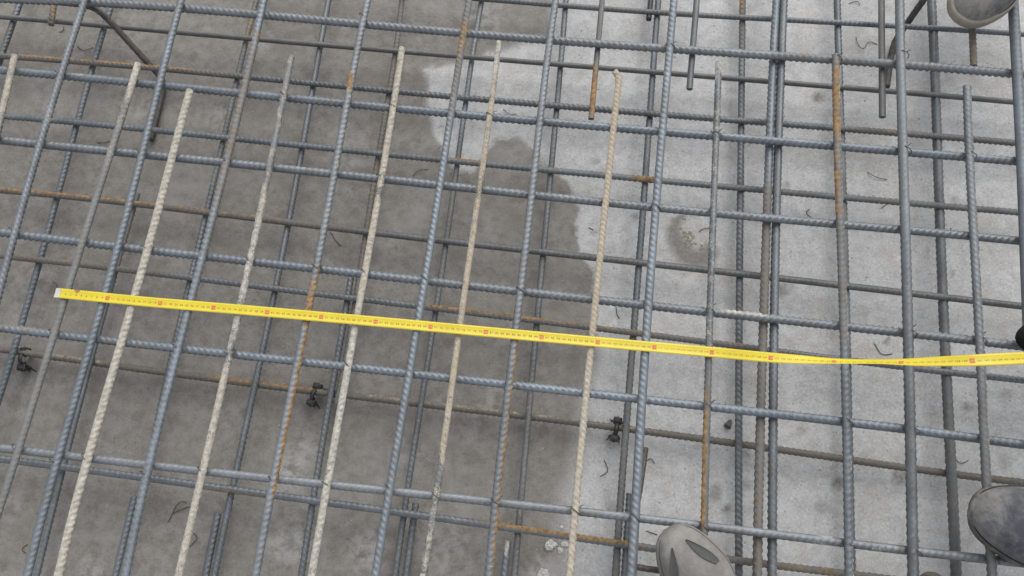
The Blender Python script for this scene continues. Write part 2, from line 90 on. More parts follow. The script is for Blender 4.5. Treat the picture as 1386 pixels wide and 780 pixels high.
    'HL3': (13.5, 0.0563, [(-1.7198, 0.5398), (-1.3348, 0.5401), (-1.1698, 0.5402), (-1.1087, 0.5411), (-1.0476, 0.5414), (-0.9865, 0.5411), (-0.9254, 0.5405), (-0.8643, 0.5396), (-0.8032, 0.5384), (-0.7421, 0.5371), (-0.681, 0.5357), (-0.6199, 0.5343), (-0.5588, 0.5329), (-0.4977, 0.5316), (-0.4366, 0.5303), (-0.3755, 0.5291), (-0.3144, 0.5279), (-0.2533, 0.5269), (-0.1922, 0.526), (-0.1311, 0.5251), (-0.07, 0.5243), (-0.0089, 0.5235), (0.0522, 0.5228), (0.1133, 0.5221), (0.1744, 0.5214), (0.2355, 0.5207), (0.2966, 0.52), (0.3577, 0.5192), (0.4188, 0.5184), (0.4799, 0.5175), (0.541, 0.5166), (0.6021, 0.5156), (0.6632, 0.5146), (0.7243, 0.5136), (0.7854, 0.5127), (0.8465, 0.5117), (1.0115, 0.5093), (1.3965, 0.5037)]),
    'HU3': (16.5, 0.129, [(-1.6362, 0.4379), (-1.2512, 0.4313), (-1.0862, 0.4285), (-1.0253, 0.427), (-0.9645, 0.4258), (-0.9036, 0.4249), (-0.8427, 0.4241), (-0.7818, 0.4236), (-0.721, 0.423), (-0.6601, 0.4226), (-0.5992, 0.4221), (-0.5383, 0.4217), (-0.4775, 0.4212), (-0.4166, 0.4207), (-0.3557, 0.4201), (-0.2948, 0.4196), (-0.234, 0.419), (-0.1731, 0.4184), (-0.1122, 0.4179), (-0.0513, 0.4173), (0.0095, 0.4168), (0.0704, 0.4164), (0.1313, 0.416), (0.1922, 0.4157), (0.253, 0.4154), (0.3139, 0.4152), (0.3748, 0.4151), (0.4357, 0.4149), (0.4965, 0.4148), (0.5574, 0.4146), (0.6183, 0.4144), (0.6792, 0.414), (0.74, 0.4133), (0.8009, 0.4124), (0.9659, 0.4104), (1.3509, 0.4057)]),
    'HL4': (13, 0.056, [(-1.6506, 0.4054), (-1.2656, 0.4027), (-1.1006, 0.4016), (-1.04, 0.4018), (-0.9795, 0.4015), (-0.9189, 0.4008), (-0.8583, 0.3999), (-0.7977, 0.3988), (-0.7371, 0.3976), (-0.6765, 0.3964), (-0.6159, 0.3951), (-0.5553, 0.3938), (-0.4947, 0.3925), (-0.4342, 0.3913), (-0.3736, 0.3901), (-0.313, 0.389), (-0.2524, 0.3879), (-0.1918, 0.3868), (-0.1312, 0.3857), (-0.0706, 0.3846), (-0.01, 0.3834), (0.0506, 0.3823), (0.1111, 0.381), (0.1717, 0.3798), (0.2323, 0.3784), (0.2929, 0.377), (0.3535, 0.3756), (0.4141, 0.3741), (0.4747, 0.3727), (0.5353, 0.3714), (0.5959, 0.3702), (0.6564, 0.3691), (0.717, 0.3684), (0.7776, 0.3681), (0.8382, 0.3683), (1.0032, 0.3671), (1.3882, 0.3644)]),
    'HU4': (16.5, 0.129, [(-1.5791, 0.2496), (-1.1941, 0.2464), (-1.0291, 0.245), (-0.9685, 0.2442), (-0.9078, 0.2437), (-0.8471, 0.2435), (-0.7865, 0.2433), (-0.7258, 0.2433), (-0.6652, 0.2433), (-0.6045, 0.2434), (-0.5438, 0.2434), (-0.4832, 0.2435), (-0.4225, 0.2435), (-0.3619, 0.2436), (-0.3012, 0.2436), (-0.2405, 0.2435), (-0.1799, 0.2435), (-0.1192, 0.2435), (-0.0586, 0.2435), (0.0021, 0.2434), (0.0627, 0.2434), (0.1234, 0.2434), (0.1841, 0.2434), (0.2447, 0.2435), (0.3054, 0.2434), (0.366, 0.2434), (0.4267, 0.2433), (0.4874, 0.243), (0.548, 0.2426), (0.6087, 0.242), (0.6693, 0.2411), (0.73, 0.2397), (0.7906, 0.2379), (0.9556, 0.2351), (1.3406, 0.2285)]),
    'HB': (14, 0.03, [(-1.6376, 0.2318), (-1.2526, 0.2231), (-1.0876, 0.2193), (-1.0273, 0.2177), (-0.967, 0.2159), (-0.9068, 0.2142), (-0.8465, 0.2125), (-0.7862, 0.211), (-0.7259, 0.2096), (-0.6656, 0.2085), (-0.6053, 0.2075), (-0.545, 0.2067), (-0.4847, 0.2061), (-0.4245, 0.2057), (-0.3642, 0.2053), (-0.3039, 0.2051), (-0.2436, 0.2049), (-0.1833, 0.2047), (-0.123, 0.2044), (-0.0627, 0.204), (-0.0024, 0.2036), (0.0579, 0.2029), (0.1181, 0.2021), (0.1784, 0.2011), (0.2387, 0.1999), (0.299, 0.1985), (0.3593, 0.1969), (0.4196, 0.1952), (0.4799, 0.1933), (0.5402, 0.1914), (0.6004, 0.1896), (0.6607, 0.188), (0.721, 0.1867), (0.7813, 0.1858), (0.8416, 0.1856), (1.0066, 0.1839), (1.3916, 0.1799)]),
    'HU5': (16.5, 0.129, [(-1.5126, 0.0271), (-1.1276, 0.0296), (-0.9626, 0.0307), (-0.9025, 0.0311), (-0.8425, 0.0314), (-0.7824, 0.0316), (-0.7223, 0.032), (-0.6623, 0.0324), (-0.6022, 0.0328), (-0.5422, 0.0334), (-0.4821, 0.034), (-0.422, 0.0348), (-0.362, 0.0355), (-0.3019, 0.0364), (-0.2419, 0.0372), (-0.1818, 0.038), (-0.1218, 0.0388), (-0.0617, 0.0395), (-0.0016, 0.0401), (0.0584, 0.0406), (0.1185, 0.041), (0.1785, 0.0413), (0.2386, 0.0414), (0.2987, 0.0414), (0.3587, 0.0413), (0.4188, 0.0412), (0.4788, 0.041), (0.5389, 0.0409), (0.599, 0.041), (0.659, 0.0412), (0.7191, 0.0419), (0.7791, 0.043), (0.9441, 0.0451), (1.3291, 0.0501)]),
    'HL5': (14, 0.0565, [(-1.5559, 0.0182), (-1.1709, 0.0147), (-1.0059, 0.0132), (-0.9438, 0.013), (-0.8816, 0.0125), (-0.8195, 0.0118), (-0.7573, 0.0111), (-0.6952, 0.0103), (-0.633, 0.0094), (-0.5709, 0.0086), (-0.5087, 0.0077), (-0.4466, 0.0068), (-0.3844, 0.0059), (-0.3222, 0.005), (-0.2601, 0.004), (-0.1979, 0.003), (-0.1358, 0.0019), (-0.0736, 0.0007), (-0.0115, -0.0006), (0.0507, -0.0019), (0.1128, -0.0032), (0.175, -0.0045), (0.2371, -0.0057), (0.2993, -0.0068), (0.3615, -0.0077), (0.4236, -0.0082), (0.4858, -0.0082), (0.5479, -0.0076), (0.7129, -0.008), (1.0979, -0.0088)]),
}
WEAR = {
    'VU1': [('t', 0.302, 2.947, 0.15, 'a'), ('c', 0.622, 0.72, 0.35, 'a')],
    'VU2': [('t', -2.17, 2.966, 0.1, 'a')],
    'VU3': [('r', 0.488, 0.92, 0.42, 'a'), ('b', 0.549, 0.877, 0.6, 'a'), ('b', 0.298, 0.565, 0.4, 'r'), ('t', 0.019, 0.229, 0.15, 'a')],
    'VU4': [('r', 0.792, 0.829, 0.95, 'a'), ('r', 0.308, 0.408, 0.8, 'a'), ('r', -0.005, 0.308, 1.1, 'r'), ('c', 0.466, 0.829, 0.25, 'a'), ('t', -2.125, 0.226, 0.25, 'a')],
    'VU5': [('r', 0.891, 0.978, 0.7, 'a'), ('r', 0.766, 0.917, 0.55, 'l'), ('b', 0.766, 3.022, 0.6, 'a'), ('t', 0.249, 0.686, 0.2, 'a'), ('c', -0.006, 0.222, 0.2, 'a')],
    'VU6': [('r', -2.079, 0.35, 1.05, 'r'), ('t', 0.378, 3.039, 0.15, 'a'), ('c', 0.336, 0.626, 0.15, 'a')],
    'VU7': [('t', 0.65, 3.061, 0.0, 'a'), ('t', -2.052, 0.575, 0.15, 'a'), ('c', 0.727, 0.923, 0.15, 'a')],
    'VU8': [('t', -1.998, 0.549, -0.25, 'a')],
    'VU9': [('t', 0.557, 3.122, -0.1, 'a')],
    'VA1': [('c', 0.645, 0.847, 0.6, 'a'), ('b', 0.645, 0.847, 0.4, 'a')],
    'VA2': [('c', 0.719, 0.854, 0.9, 'a'), ('c', 0.557, 0.735, 0.35, 'a'), ('c', -2.176, 0.557, 0.16, 'a'), ('b', -2.176, 0.752, 0.45, 'a'), ('t', -2.176, 0.752, 0.25, 'a')],
    'VA3': [('c', -2.164, 0.813, 0.92, 'a'), ('b', -2.164, 0.813, 0.15, 'a')],
    'VA4': [('c', 0.558, 0.918, 0.36, 'a'), ('b', 0.498, 0.918, 0.35, 'a'), ('t', 0.558, 0.884, 0.3, 'a'), ('c', 0.24, 0.589, 0.62, 'a'), ('c', -2.14, 0.24, 0.72, 'a'), ('b', -2.14, 0.24, 0.25, 'a')],
    'VA5': [('c', 0.581, 0.94, 0.72, 'a'), ('c', -2.114, 0.581, 0.78, 'a'), ('b', 0.346, 0.906, 0.35, 'a')],
    'VA6': [('c', 0.601, 0.959, 0.6, 'a'), ('c', 0.077, 0.601, 0.66, 'a'), ('b', 0.077, 0.857, 0.75, 'a'), ('c', -2.092, 0.077, 0.45, 'a'), ('b', -2.092, 0.077, 0.3, 'a')],
    'VA7': [('c', -2.064, 0.931, 0.85, 'a'), ('b', 0.284, 0.931, 0.8, 'a'), ('b', -2.064, 0.284, 0.5, 'a')],
    'VA8': [('c', 0.891, 0.941, 0.8, 'a'), ('c', 0.307, 0.916, 0.3, 'a'), ('b', 0.415, 0.77, 0.4, 'r'), ('r', 0.228, 0.28, 0.5, 'a'), ('r', 0.02, 0.228, 0.95, 'L'), ('b', 0.02, 0.333, 0.55, 'a')],
    'VA9': [('r', 0.776, 0.941, 0.8, 'a'), ('r', 0.61, 0.776, 0.75, 'L'), ('c', 0.566, 0.971, 0.5, 'r'), ('b', 0.359, 0.971, 0.5, 'a'), ('c', 0.359, 0.566, 0.45, 'r'), ('c', 0.155, 0.204, 0.7, 'r'), ('c', -2.011, 0.094, 0.5, 'r')],
    'VA10': [('c', 0.281, 0.929, 0.45, 'r'), ('c', 0.169, 0.332, 0.6, 'r'), ('b', -1.984, 0.384, 0.35, 'a'), ('t', 0.281, 0.929, 0.1, 'a')],
    'VL0': [('t', 0.868, 3.002, -0.05, 'a')],
    'VL1': [('t', 0.152, 3.021, -0.05, 'a')],
    'VL2': [('r', 0.391, 0.588, 0.45, 'r'), ('b', 0.391, 0.588, 0.4, 'a')],
    'VL3': [('r', 0.92, 1.033, 0.6, 'a'), ('b', 0.587, 3.052, 0.4, 'a')],
    'VL5': [('b', 0.168, 3.082, 0.7, 'a'), ('r', 0.168, 0.97, 0.35, 'a')],
    'VL5b': [('t', -2.124, 0.429, 0.1, 'a')],
    'VL6': [('t', 0.824, 3.099, 0.1, 'a'), ('b', 0.387, 0.738, 0.3, 'a'), ('t', -2.104, 0.418, -0.1, 'a')],
    'VL7': [('c', -2.08, 0.292, 0.15, 'a'), ('b', -2.08, 0.758, 0.15, 'a')],
    'VL7b': [('c', -0.038, -0.013, 0.9, 'a')],
    'VL8': [('b', -2.059, 0.399, 0.4, 'a'), ('c', 0.042, 0.201, 0.25, 'a')],
    'VL9': [('r', 1.123, 3.17, 0.7, 'a'), ('b', 1.04, 3.151, 0.6, 'a'), ('t', -2.034, 3.151, -0.15, 'a')],
    'VL10': [('t', -2.011, 3.17, -0.05, 'a'), ('b', 0.502, 0.901, 0.35, 'a')],
    'VL11': [('t', -1.99, 3.187, -0.12, 'a'), ('b', -1.99, 0.447, 0.25, 'a')],
    'VM1': [('b', -2.029, 0.686, 0.8, 'a'), ('r', -2.029, 0.192, 0.3, 'a'), ('t', 0.686, 3.105, 0.05, 'a')],
    'VM2': [('t', -2.026, 3.106, -0.08, 'a')],
    'S1': [('r', 0.786, 0.911, 0.9, 'a'), ('b', 0.911, 3.07, 0.5, 'a')],
    'S2': [('t', 0.862, 3.088, -0.15, 'a'), ('b', 0.862, 3.088, 0.2, 'a')],
    'S3': [('t', 0.85, 3.123, -0.15, 'a'), ('r', 1.053, 1.114, 0.5, 'r'), ('b', 0.85, 3.123, 0.3, 'a')],
    'S4': [('r', 0.976, 1.053, 0.45, 'a'), ('b', 0.976, 3.141, 0.7, 'a')],
    'S0': [('r', 0.924, 3.006, 0.65, 'a'), ('b', 0.924, 3.006, 0.5, 'a')],
    'HU0': [('t', -3.246, 2.858, 0.0, 'a'), ('b', 0.391, 0.593, 0.35, 'a')],
    'HL0': [('t', -3.297, 2.898, -0.2, 'a'), ('b', -3.297, 2.898, 0.35, 'a')],
    'HT': [('t', -3.31, 2.908, -0.05, 'a'), ('b', -0.323, 0.471, 0.25, 'a')],
    'HL1': [('r', -1.232, -0.835, 1.05, 't'), ('b', -3.266, -0.721, 0.6, 'a'), ('b', 0.518, 2.891, 0.4, 'a'), ('r', 0.518, 0.65, 0.35, 'a')],
    'HU1': [('c', -1.059, -0.996, 0.5, 't')],
    'HL2': [('r', -0.269, -0.192, 0.9, 't'), ('r', 0.101, 0.168, 0.8, 'a'), ('b', -0.454, 0.182, 0.25, 'a'), ('b', 0.285, 2.882, 0.4, 'a')],
    'HU2': [('r', -0.119, -0.076, 0.4, 'a')],
    'HL3': [('r', -3.185, -0.823, 1.15, 't'), ('r', -0.854, -0.576, 0.65, 't'), ('b', -3.17, -0.424, 0.75, 'a'), ('b', -0.424, 2.87, 0.2, 'a'), ('t', -3.17, 2.87, -0.08, 'a')],
    'HU3': [('c', 0.289, 0.382, 0.8, 't'), ('t', -0.276, -0.082, 0.0, 'a'), ('b', -0.276, 2.823, 0.15, 'a')],
    'HL4': [('r', -1.101, -0.895, 0.45, 't'), ('b', -3.126, -0.758, 0.7, 'a'), ('r', -0.268, -0.038, 1.15, 't'), ('r', -0.038, 0.202, 0.65, 't'), ('b', -0.081, 0.396, 0.6, 'a'), ('r', 0.286, 0.389, 0.5, 't'), ('r', 0.6, 0.72, 0.5, 't')],
    'HU4': [('r', -3.029, -0.943, 0.55, 't'), ('r', -0.843, -0.744, 0.5, 'b'), ('r', -0.943, -0.744, 0.3, 't'), ('t', -0.062, 0.328, 0.1, 'a'), ('r', 0.693, 0.718, 0.3, 'a')],
    'HB': [('b', -3.088, 2.864, 0.85, 'a'), ('c', -0.996, -0.829, 0.45, 't'), ('r', -0.65, -0.431, 0.9, 't'), ('c', -0.373, 0.217, 0.4, 't'), ('t', -3.088, 2.864, -0.1, 'a')],
    'HU5': [('t', -2.963, -0.115, 0.2, 'a'), ('c', 0.457, 0.488, 0.55, 'a'), ('c', 0.542, 0.572, 0.6, 'b')],
    'HL5': [('r', -0.629, -0.483, 0.7, 'b'), ('r', -0.09, 0.2, 1.0, 't'), ('b', -0.103, 0.226, 0.5, 'a'), ('b', 0.303, 2.839, 0.8, 'a'), ('r', 0.405, 0.532, 0.5, 'a')],
}
TAPE = [(-0.9285, 0.3163, 0.1535, 0.0), (-0.8902, 0.3165, 0.1535, 0.0), (-0.7515, 0.3176, 0.1535, 0.0), (-0.5481, 0.3223, 0.1535, 0.0), (-0.3166, 0.3265, 0.1535, 0.0), (-0.0718, 0.3298, 0.1535, 0.0), (0.1474, 0.3331, 0.1535, 0.0), (0.2742, 0.3357, 0.1535, 0.0), (0.3685, 0.326, 0.1979, 10.0), (0.4645, 0.3234, 0.231, 53.0), (0.5316, 0.3254, 0.255, 56.0), (0.5567, 0.324, 0.2712, 40.0), (0.6362, 0.3237, 0.3319, 3.0), (0.7092, 0.3371, 0.323, 0.0), (0.8041, 0.3544, 0.3114, 0.0)]
DAMP_EDGE = [(-2.5432, 1.5933), (-0.1004, 1.2634), (-0.0883, 1.1447), (-0.0839, 1.0525), (-0.154, 1.0154), (-0.2801, 0.9695), (-0.3491, 0.9441), (-0.3364, 0.9028), (-0.333, 0.8576), (-0.31, 0.7883), (-0.2812, 0.7439), (-0.2503, 0.7039), (-0.2121, 0.7009), (-0.1919, 0.7408), (-0.1796, 0.7943), (-0.1289, 0.7959), (-0.1011, 0.7742), (-0.0668, 0.7328), (-0.0323, 0.7159), (-0.008, 0.6896), (0.021, 0.6426), (0.0165, 0.6092), (0.0269, 0.5617), (0.0372, 0.5308), (0.0579, 0.5171), (0.0651, 0.4865), (0.0653, 0.4323), (0.0765, 0.3879), (0.0866, 0.3368), (0.0739, 0.284), (0.0657, 0.2471), (0.0643, 0.1691), (0.0583, 0.1133), (0.0443, 0.071), (0.0549, 0.0322), (0.0532, -0.0204), (0.0539, -0.097), (0.0635, -0.4478), (-1.5107, -0.6451)]
SPOTS = [(0.5014, 0.9543, 0.0116, 0.55), (0.6568, 0.1749, 0.0116, 0.6), (0.5438, 0.1486, 0.0101, 0.5), (0.5144, 0.1026, 0.0116, 0.35), (0.3201, 0.1068, 0.0159, 0.4), (0.343, 0.0788, 0.0087, 0.5), (0.4366, 0.5154, 0.013, 0.5), (0.4509, 0.5277, 0.0116, 0.3), (0.6368, 0.4311, 0.0072, 0.55), (0.7844, 0.3188, 0.0101, 0.45), (0.4778, 0.2423, 0.0087, 0.4), (0.4397, 0.744, 0.0072, 0.4), (0.8581, 0.3497, 0.0116, 0.3), (0.054, 0.5968, 0.0072, 0.35), (0.0873, 0.56, 0.0087, 0.25), (0.134, 0.6411, 0.0072, 0.5), (0.0417, 0.7576, 0.0087, 0.45), (0.7689, 0.5849, 0.0072, 0.4), (0.7781, 0.7457, 0.0072, 0.4), (0.3746, 0.1836, 0.0101, 0.4), (0.1351, 0.0548, 0.0145, 0.3), (0.1651, 0.0187, 0.013, 0.35), (0.8483, 0.2238, 0.0145, 0.25), (0.8167, 0.3952, 0.0087, 0.3), (0.5649, 0.0394, 0.013, 0.2), (0.3764, 0.1294, 0.0087, 0.4), (-0.2961, 0.8039, 0.0058, 0.4), (-0.2876, 0.7554, 0.0058, 0.5), (0.1394, 0.7813, 0.0058, 0.3), (0.0089, 0.5921, 0.0072, 0.3), (0.7047, 0.8727, 0.0145, 0.2), (-0.252, 0.1334, 0.0174, 0.3), (-0.2965, 0.1424, 0.0145, 0.35), (-0.136, 0.1186, 0.0145, 0.35), (-0.1807, 0.1344, 0.0116, 0.3), (-0.1515, 0.2372, 0.0203, 0.3), (-1.0472, 0.1228, 0.0145, 0.3), (-0.9784, -0.1739, 0.0101, 0.6), (-0.7193, -0.044, 0.0319, 0.25), (-1.2326, 0.7871, 0.0217, 0.2), (-0.6526, 0.9943, 0.0232, 0.3), (-0.7851, 0.1888, 0.0145, 0.2), (-0.3142, 0.542, 0.0203, 0.25), (-0.2189, 0.5197, 0.0174, 0.25), (-0.107, 0.6045, 0.0232, 0.2), (-0.0528, 0.389, 0.0174, 0.2), (-0.1445, 0.0765, 0.013, 0.3), (0.0017, 0.4332, 0.0145, 0.2)]
PALE = [(-0.942, 0.7791, 0.0435, 0.25), (-0.7341, 0.9769, 0.029, 0.35), (-1.0833, 0.3717, 0.0435, 0.3), (-1.0726, 0.3095, 0.0362, 0.3), (-0.2367, 1.0821, 0.0435, 0.5), (-0.7748, 0.7776, 0.0261, 0.3), (-0.403, 0.6575, 0.0232, 0.25), (-0.4361, -0.071, 0.0362, 0.6), (-0.4746, 0.0524, 0.0319, 0.7), (-0.4601, 0.0888, 0.0319, 0.55), (-0.4704, -0.075, 0.0261, 0.55), (-0.4986, 0.029, 0.0217, 0.5), (-0.3434, 0.5308, 0.0261, 0.3), (-0.4693, 0.7196, 0.0362, 0.35), (-0.1684, -0.0528, 0.0435, 0.35), (-0.3041, -0.0687, 0.0319, 0.6), (-0.2188, 0.2009, 0.029, 0.25), (-0.2488, 0.1128, 0.0261, 0.3), (-0.1221, 0.2333, 0.0362, 0.3), (0.0175, -0.0696, 0.029, 0.7), (-0.0055, 0.2176, 0.0217, 0.2), (-1.0635, 0.9843, 0.0435, 0.2), (-0.5899, 0.1522, 0.0362, 0.15), (-0.8105, -0.1607, 0.0217, 0.35), (-0.991, -0.0618, 0.029, 0.2)]
SPLASH_RING = [(0.2301, 0.6528), (0.2173, 0.6383), (0.2125, 0.6183), (0.2182, 0.5979), (0.2311, 0.58), (0.2438, 0.5654), (0.2619, 0.5609), (0.281, 0.5646), (0.2909, 0.5751), (0.2887, 0.5893)]
SPLASH_LUMPS = [(0.2341, 0.6076), (0.2417, 0.6052), (0.248, 0.5994), (0.2393, 0.5953), (0.2513, 0.5933), (0.2441, 0.5878), (0.2536, 0.6064), (0.2488, 0.6124), (0.2286, 0.6249), (0.2335, 0.6466), (0.271, 0.5874), (0.2741, 0.5845), (0.2351, 0.6174), (0.2572, 0.594), (0.2442, 0.6151)]
WIRES = {
    'W1': [(0.5822, 1.111), (0.5837, 1.0887), (0.5978, 1.0771), (0.6059, 1.1002), (0.6154, 1.1011), (0.628, 1.0967)],
    'W2': [(0.5666, 1.195), (0.5779, 1.2018), (0.586, 1.2006), (0.5907, 1.1934)],
    'W3': [(0.6029, 0.7883), (0.6118, 0.7808), (0.6237, 0.7753), (0.6431, 0.7756)],
    'W4': [(0.4863, 0.6933), (0.4774, 0.6842), (0.4894, 0.6757)],
    'W5': [(0.6134, 0.4236), (0.6189, 0.4124), (0.6272, 0.4016), (0.6468, 0.4067)],
    'W6': [(0.759, 0.2189), (0.764, 0.21), (0.7721, 0.2122), (0.7817, 0.2188)],
    'W7': [(0.1112, 0.1425), (0.1162, 0.1334), (0.1197, 0.1243), (0.116, 0.1184), (0.1055, 0.1117)],
    'W8': [(0.1983, 0.0239), (0.2188, 0.0197)],
    'W9': [(0.1097, 0.4442), (0.1126, 0.4262), (0.1189, 0.4208)],
    'W10': [(0.2645, 0.6197), (0.2717, 0.627), (0.2805, 0.6295), (0.288, 0.6303)],
    'W11': [(0.041, 0.6061), (0.0504, 0.6022)],
    'W12': [(-0.6892, -0.0634), (-0.684, -0.0494), (-0.682, -0.0397), (-0.6776, -0.0284), (-0.6691, -0.022), (-0.6625, -0.0253)],
    'W12b': [(-0.6832, -0.0466), (-0.6733, -0.0401), (-0.6554, -0.0312)],
    'W13': [(-0.6359, -0.0772), (-0.6292, -0.0817), (-0.6255, -0.0852), (-0.632, -0.0939), (-0.6374, -0.1011)],
    'W15': [(-1.1432, 0.9229), (-1.1299, 0.9127), (-1.1176, 0.912), (-1.105, 0.9227)],
    'W16': [(-1.1883, 0.971), (-1.1838, 0.9617), (-1.1856, 0.9556), (-1.1941, 0.9548)],
    'W17': [(-0.4892, 0.5408), (-0.4792, 0.5288), (-0.4695, 0.5184), (-0.4607, 0.5128)],
    'W19': [(-1.0317, 0.6917), (-1.0182, 0.6913), (-1.0067, 0.6978)],
    'W20': [(-0.9434, -0.1329), (-0.9503, -0.139), (-0.9501, -0.1442), (-0.9416, -0.1485)],
    'W21': [(-0.3371, 0.6838), (-0.3306, 0.693), (-0.3205, 0.6992), (-0.3083, 0.7022)],
    'W22': [(-0.1665, 0.8585), (-0.1575, 0.8504), (-0.149, 0.8459), (-0.1367, 0.8507)],
    'W23': [(0.1911, 0.1502), (0.195, 0.1547), (0.1991, 0.1552), (0.2051, 0.1477)],
    'W24': [(-1.041, 0.3724), (-1.0309, 0.3703), (-1.0271, 0.3627), (-1.0283, 0.3451)],
    'W25': [(0.6302, 0.7099), (0.6407, 0.7191)],
}
CHAIRS = [[(-1.2291, 0.9584, 0.112), (-1.1133, 0.9581, 0.112), (-1.0694, 0.9574, 0.111), (-1.0454, 0.9518, 0.104), (-1.0217, 0.9359, 0.088), (-0.9421, 0.8695, 0.03), (-0.9306, 0.8614, 0.018), (-0.9158, 0.8431, 0.011), (-0.9144, 0.8218, 0.01), (-0.9116, 0.737, 0.01), (-0.9118, 0.705, 0.01)], [(0.7166, 1.2001, 0.112), (0.697, 1.1653, 0.11), (0.6866, 1.149, 0.092), (0.6715, 1.1213, 0.045), (0.6631, 1.1064, 0.02), (0.6572, 1.0898, 0.011), (0.6489, 1.0384, 0.01), (0.6418, 0.9872, 0.01)], [(0.181, 0.1677, 0.05), (0.1746, 0.1088, 0.07), (0.165, 0.0372, 0.095), (0.1589, -0.0085, 0.112), (0.1633, -0.0366, 0.113), (0.1796, -0.0382, 0.113), (0.2068, -0.0386, 0.113), (0.3785, -0.0383, 0.113)]]
SHOES = {'A': (0.2152, 0.0292, 125.9), 'B': (0.6989, 0.1166, 168.8), 'C': (0.723, 1.0532, -125.1), 'D': (0.7941, 0.4142, -169.5), 'E': (0.6372, 0.0112, 90.2)}
SPACERS = [(0.1264, 0.1991), (-1.0363, 0.2055), (-0.4514, 0.2004)]
CAP = [(0.3434, 0.2447), (0.3357, 0.2298)]
CHIPS = [(0.026, -0.021, 0.0125), (0.0444, -0.0279, 0.006), (0.0514, -0.0167, 0.0065), (0.0431, 0.0124, 0.004), (0.019, -0.0707, 0.011)]
TIES = [('VU1', -1.0538, 0.4324), ('VU4', -0.4629, 0.9628), ('VU8', 0.618, 0.9764), ('VA3', -0.7971, 0.0318), ('VA4', -0.5884, 0.0339), ('VU4', -0.4622, 0.032), ('VA5', -0.3693, 0.0364), ('VA6', -0.179, 0.0384), ('VA7', 0.0597, 0.0402), ('VA2', -0.9255, 0.034), ('VU6', -0.0761, 0.4154), ('VU3', -0.6776, 0.7795), ('VU2', -0.8507, 0.0193), ('VU5', -0.2598, 0.0427), ('VU3', -0.685, 0.0166), ('VA8', 0.2766, 0.0377), ('VA9', 0.5139, 0.0381), ('VU7', 0.1597, 0.6043), ('VU6', -0.0757, 0.0386), ('VU7', 0.1608, 0.0409), ('VU8', 0.6179, 0.0411), ('VA10', 0.7432, 0.0426), ('VU7', 0.1643, 0.9526), ('VA9', 0.4919, 0.9575), ('VU1', -1.06, 0.7716), ('VU8', 0.6182, 0.7686), ('VA1', -1.1644, 0.7721), ('VA4', -0.5908, 0.7686), ('VA5', -0.369, 0.7648), ('VA6', -0.1761, 0.7653), ('VA8', 0.2652, 0.7677), ('VA10', 0.7413, 0.771), ('VU2', -0.8493, 0.6157), ('VU3', -0.6765, 0.6155), ('VA5', -0.3691, 0.6131), ('VU4', -0.4595, 0.4197), ('VU5', -0.2543, 0.419), ('VU8', 0.6184, 0.4115), ('VA3', -0.7878, 0.4227), ('VA4', -0.5883, 0.4207), ('VA5', -0.3678, 0.42), ('VA8', 0.2694, 0.4147), ('VA10', 0.7423, 0.4124), ('VU3', -0.683, 0.2418), ('VU8', 0.6188, 0.2402), ('VA2', -0.9191, 0.2437), ('VA4', -0.5869, 0.2404), ('VA5', -0.3679, 0.2446), ('VA8', 0.2723, 0.2415), ('VA9', 0.5107, 0.2421)]
BLACK_STUB = ((0.1269, 1.1505, 0.05), (0.1254, 1.0771, 0.05))

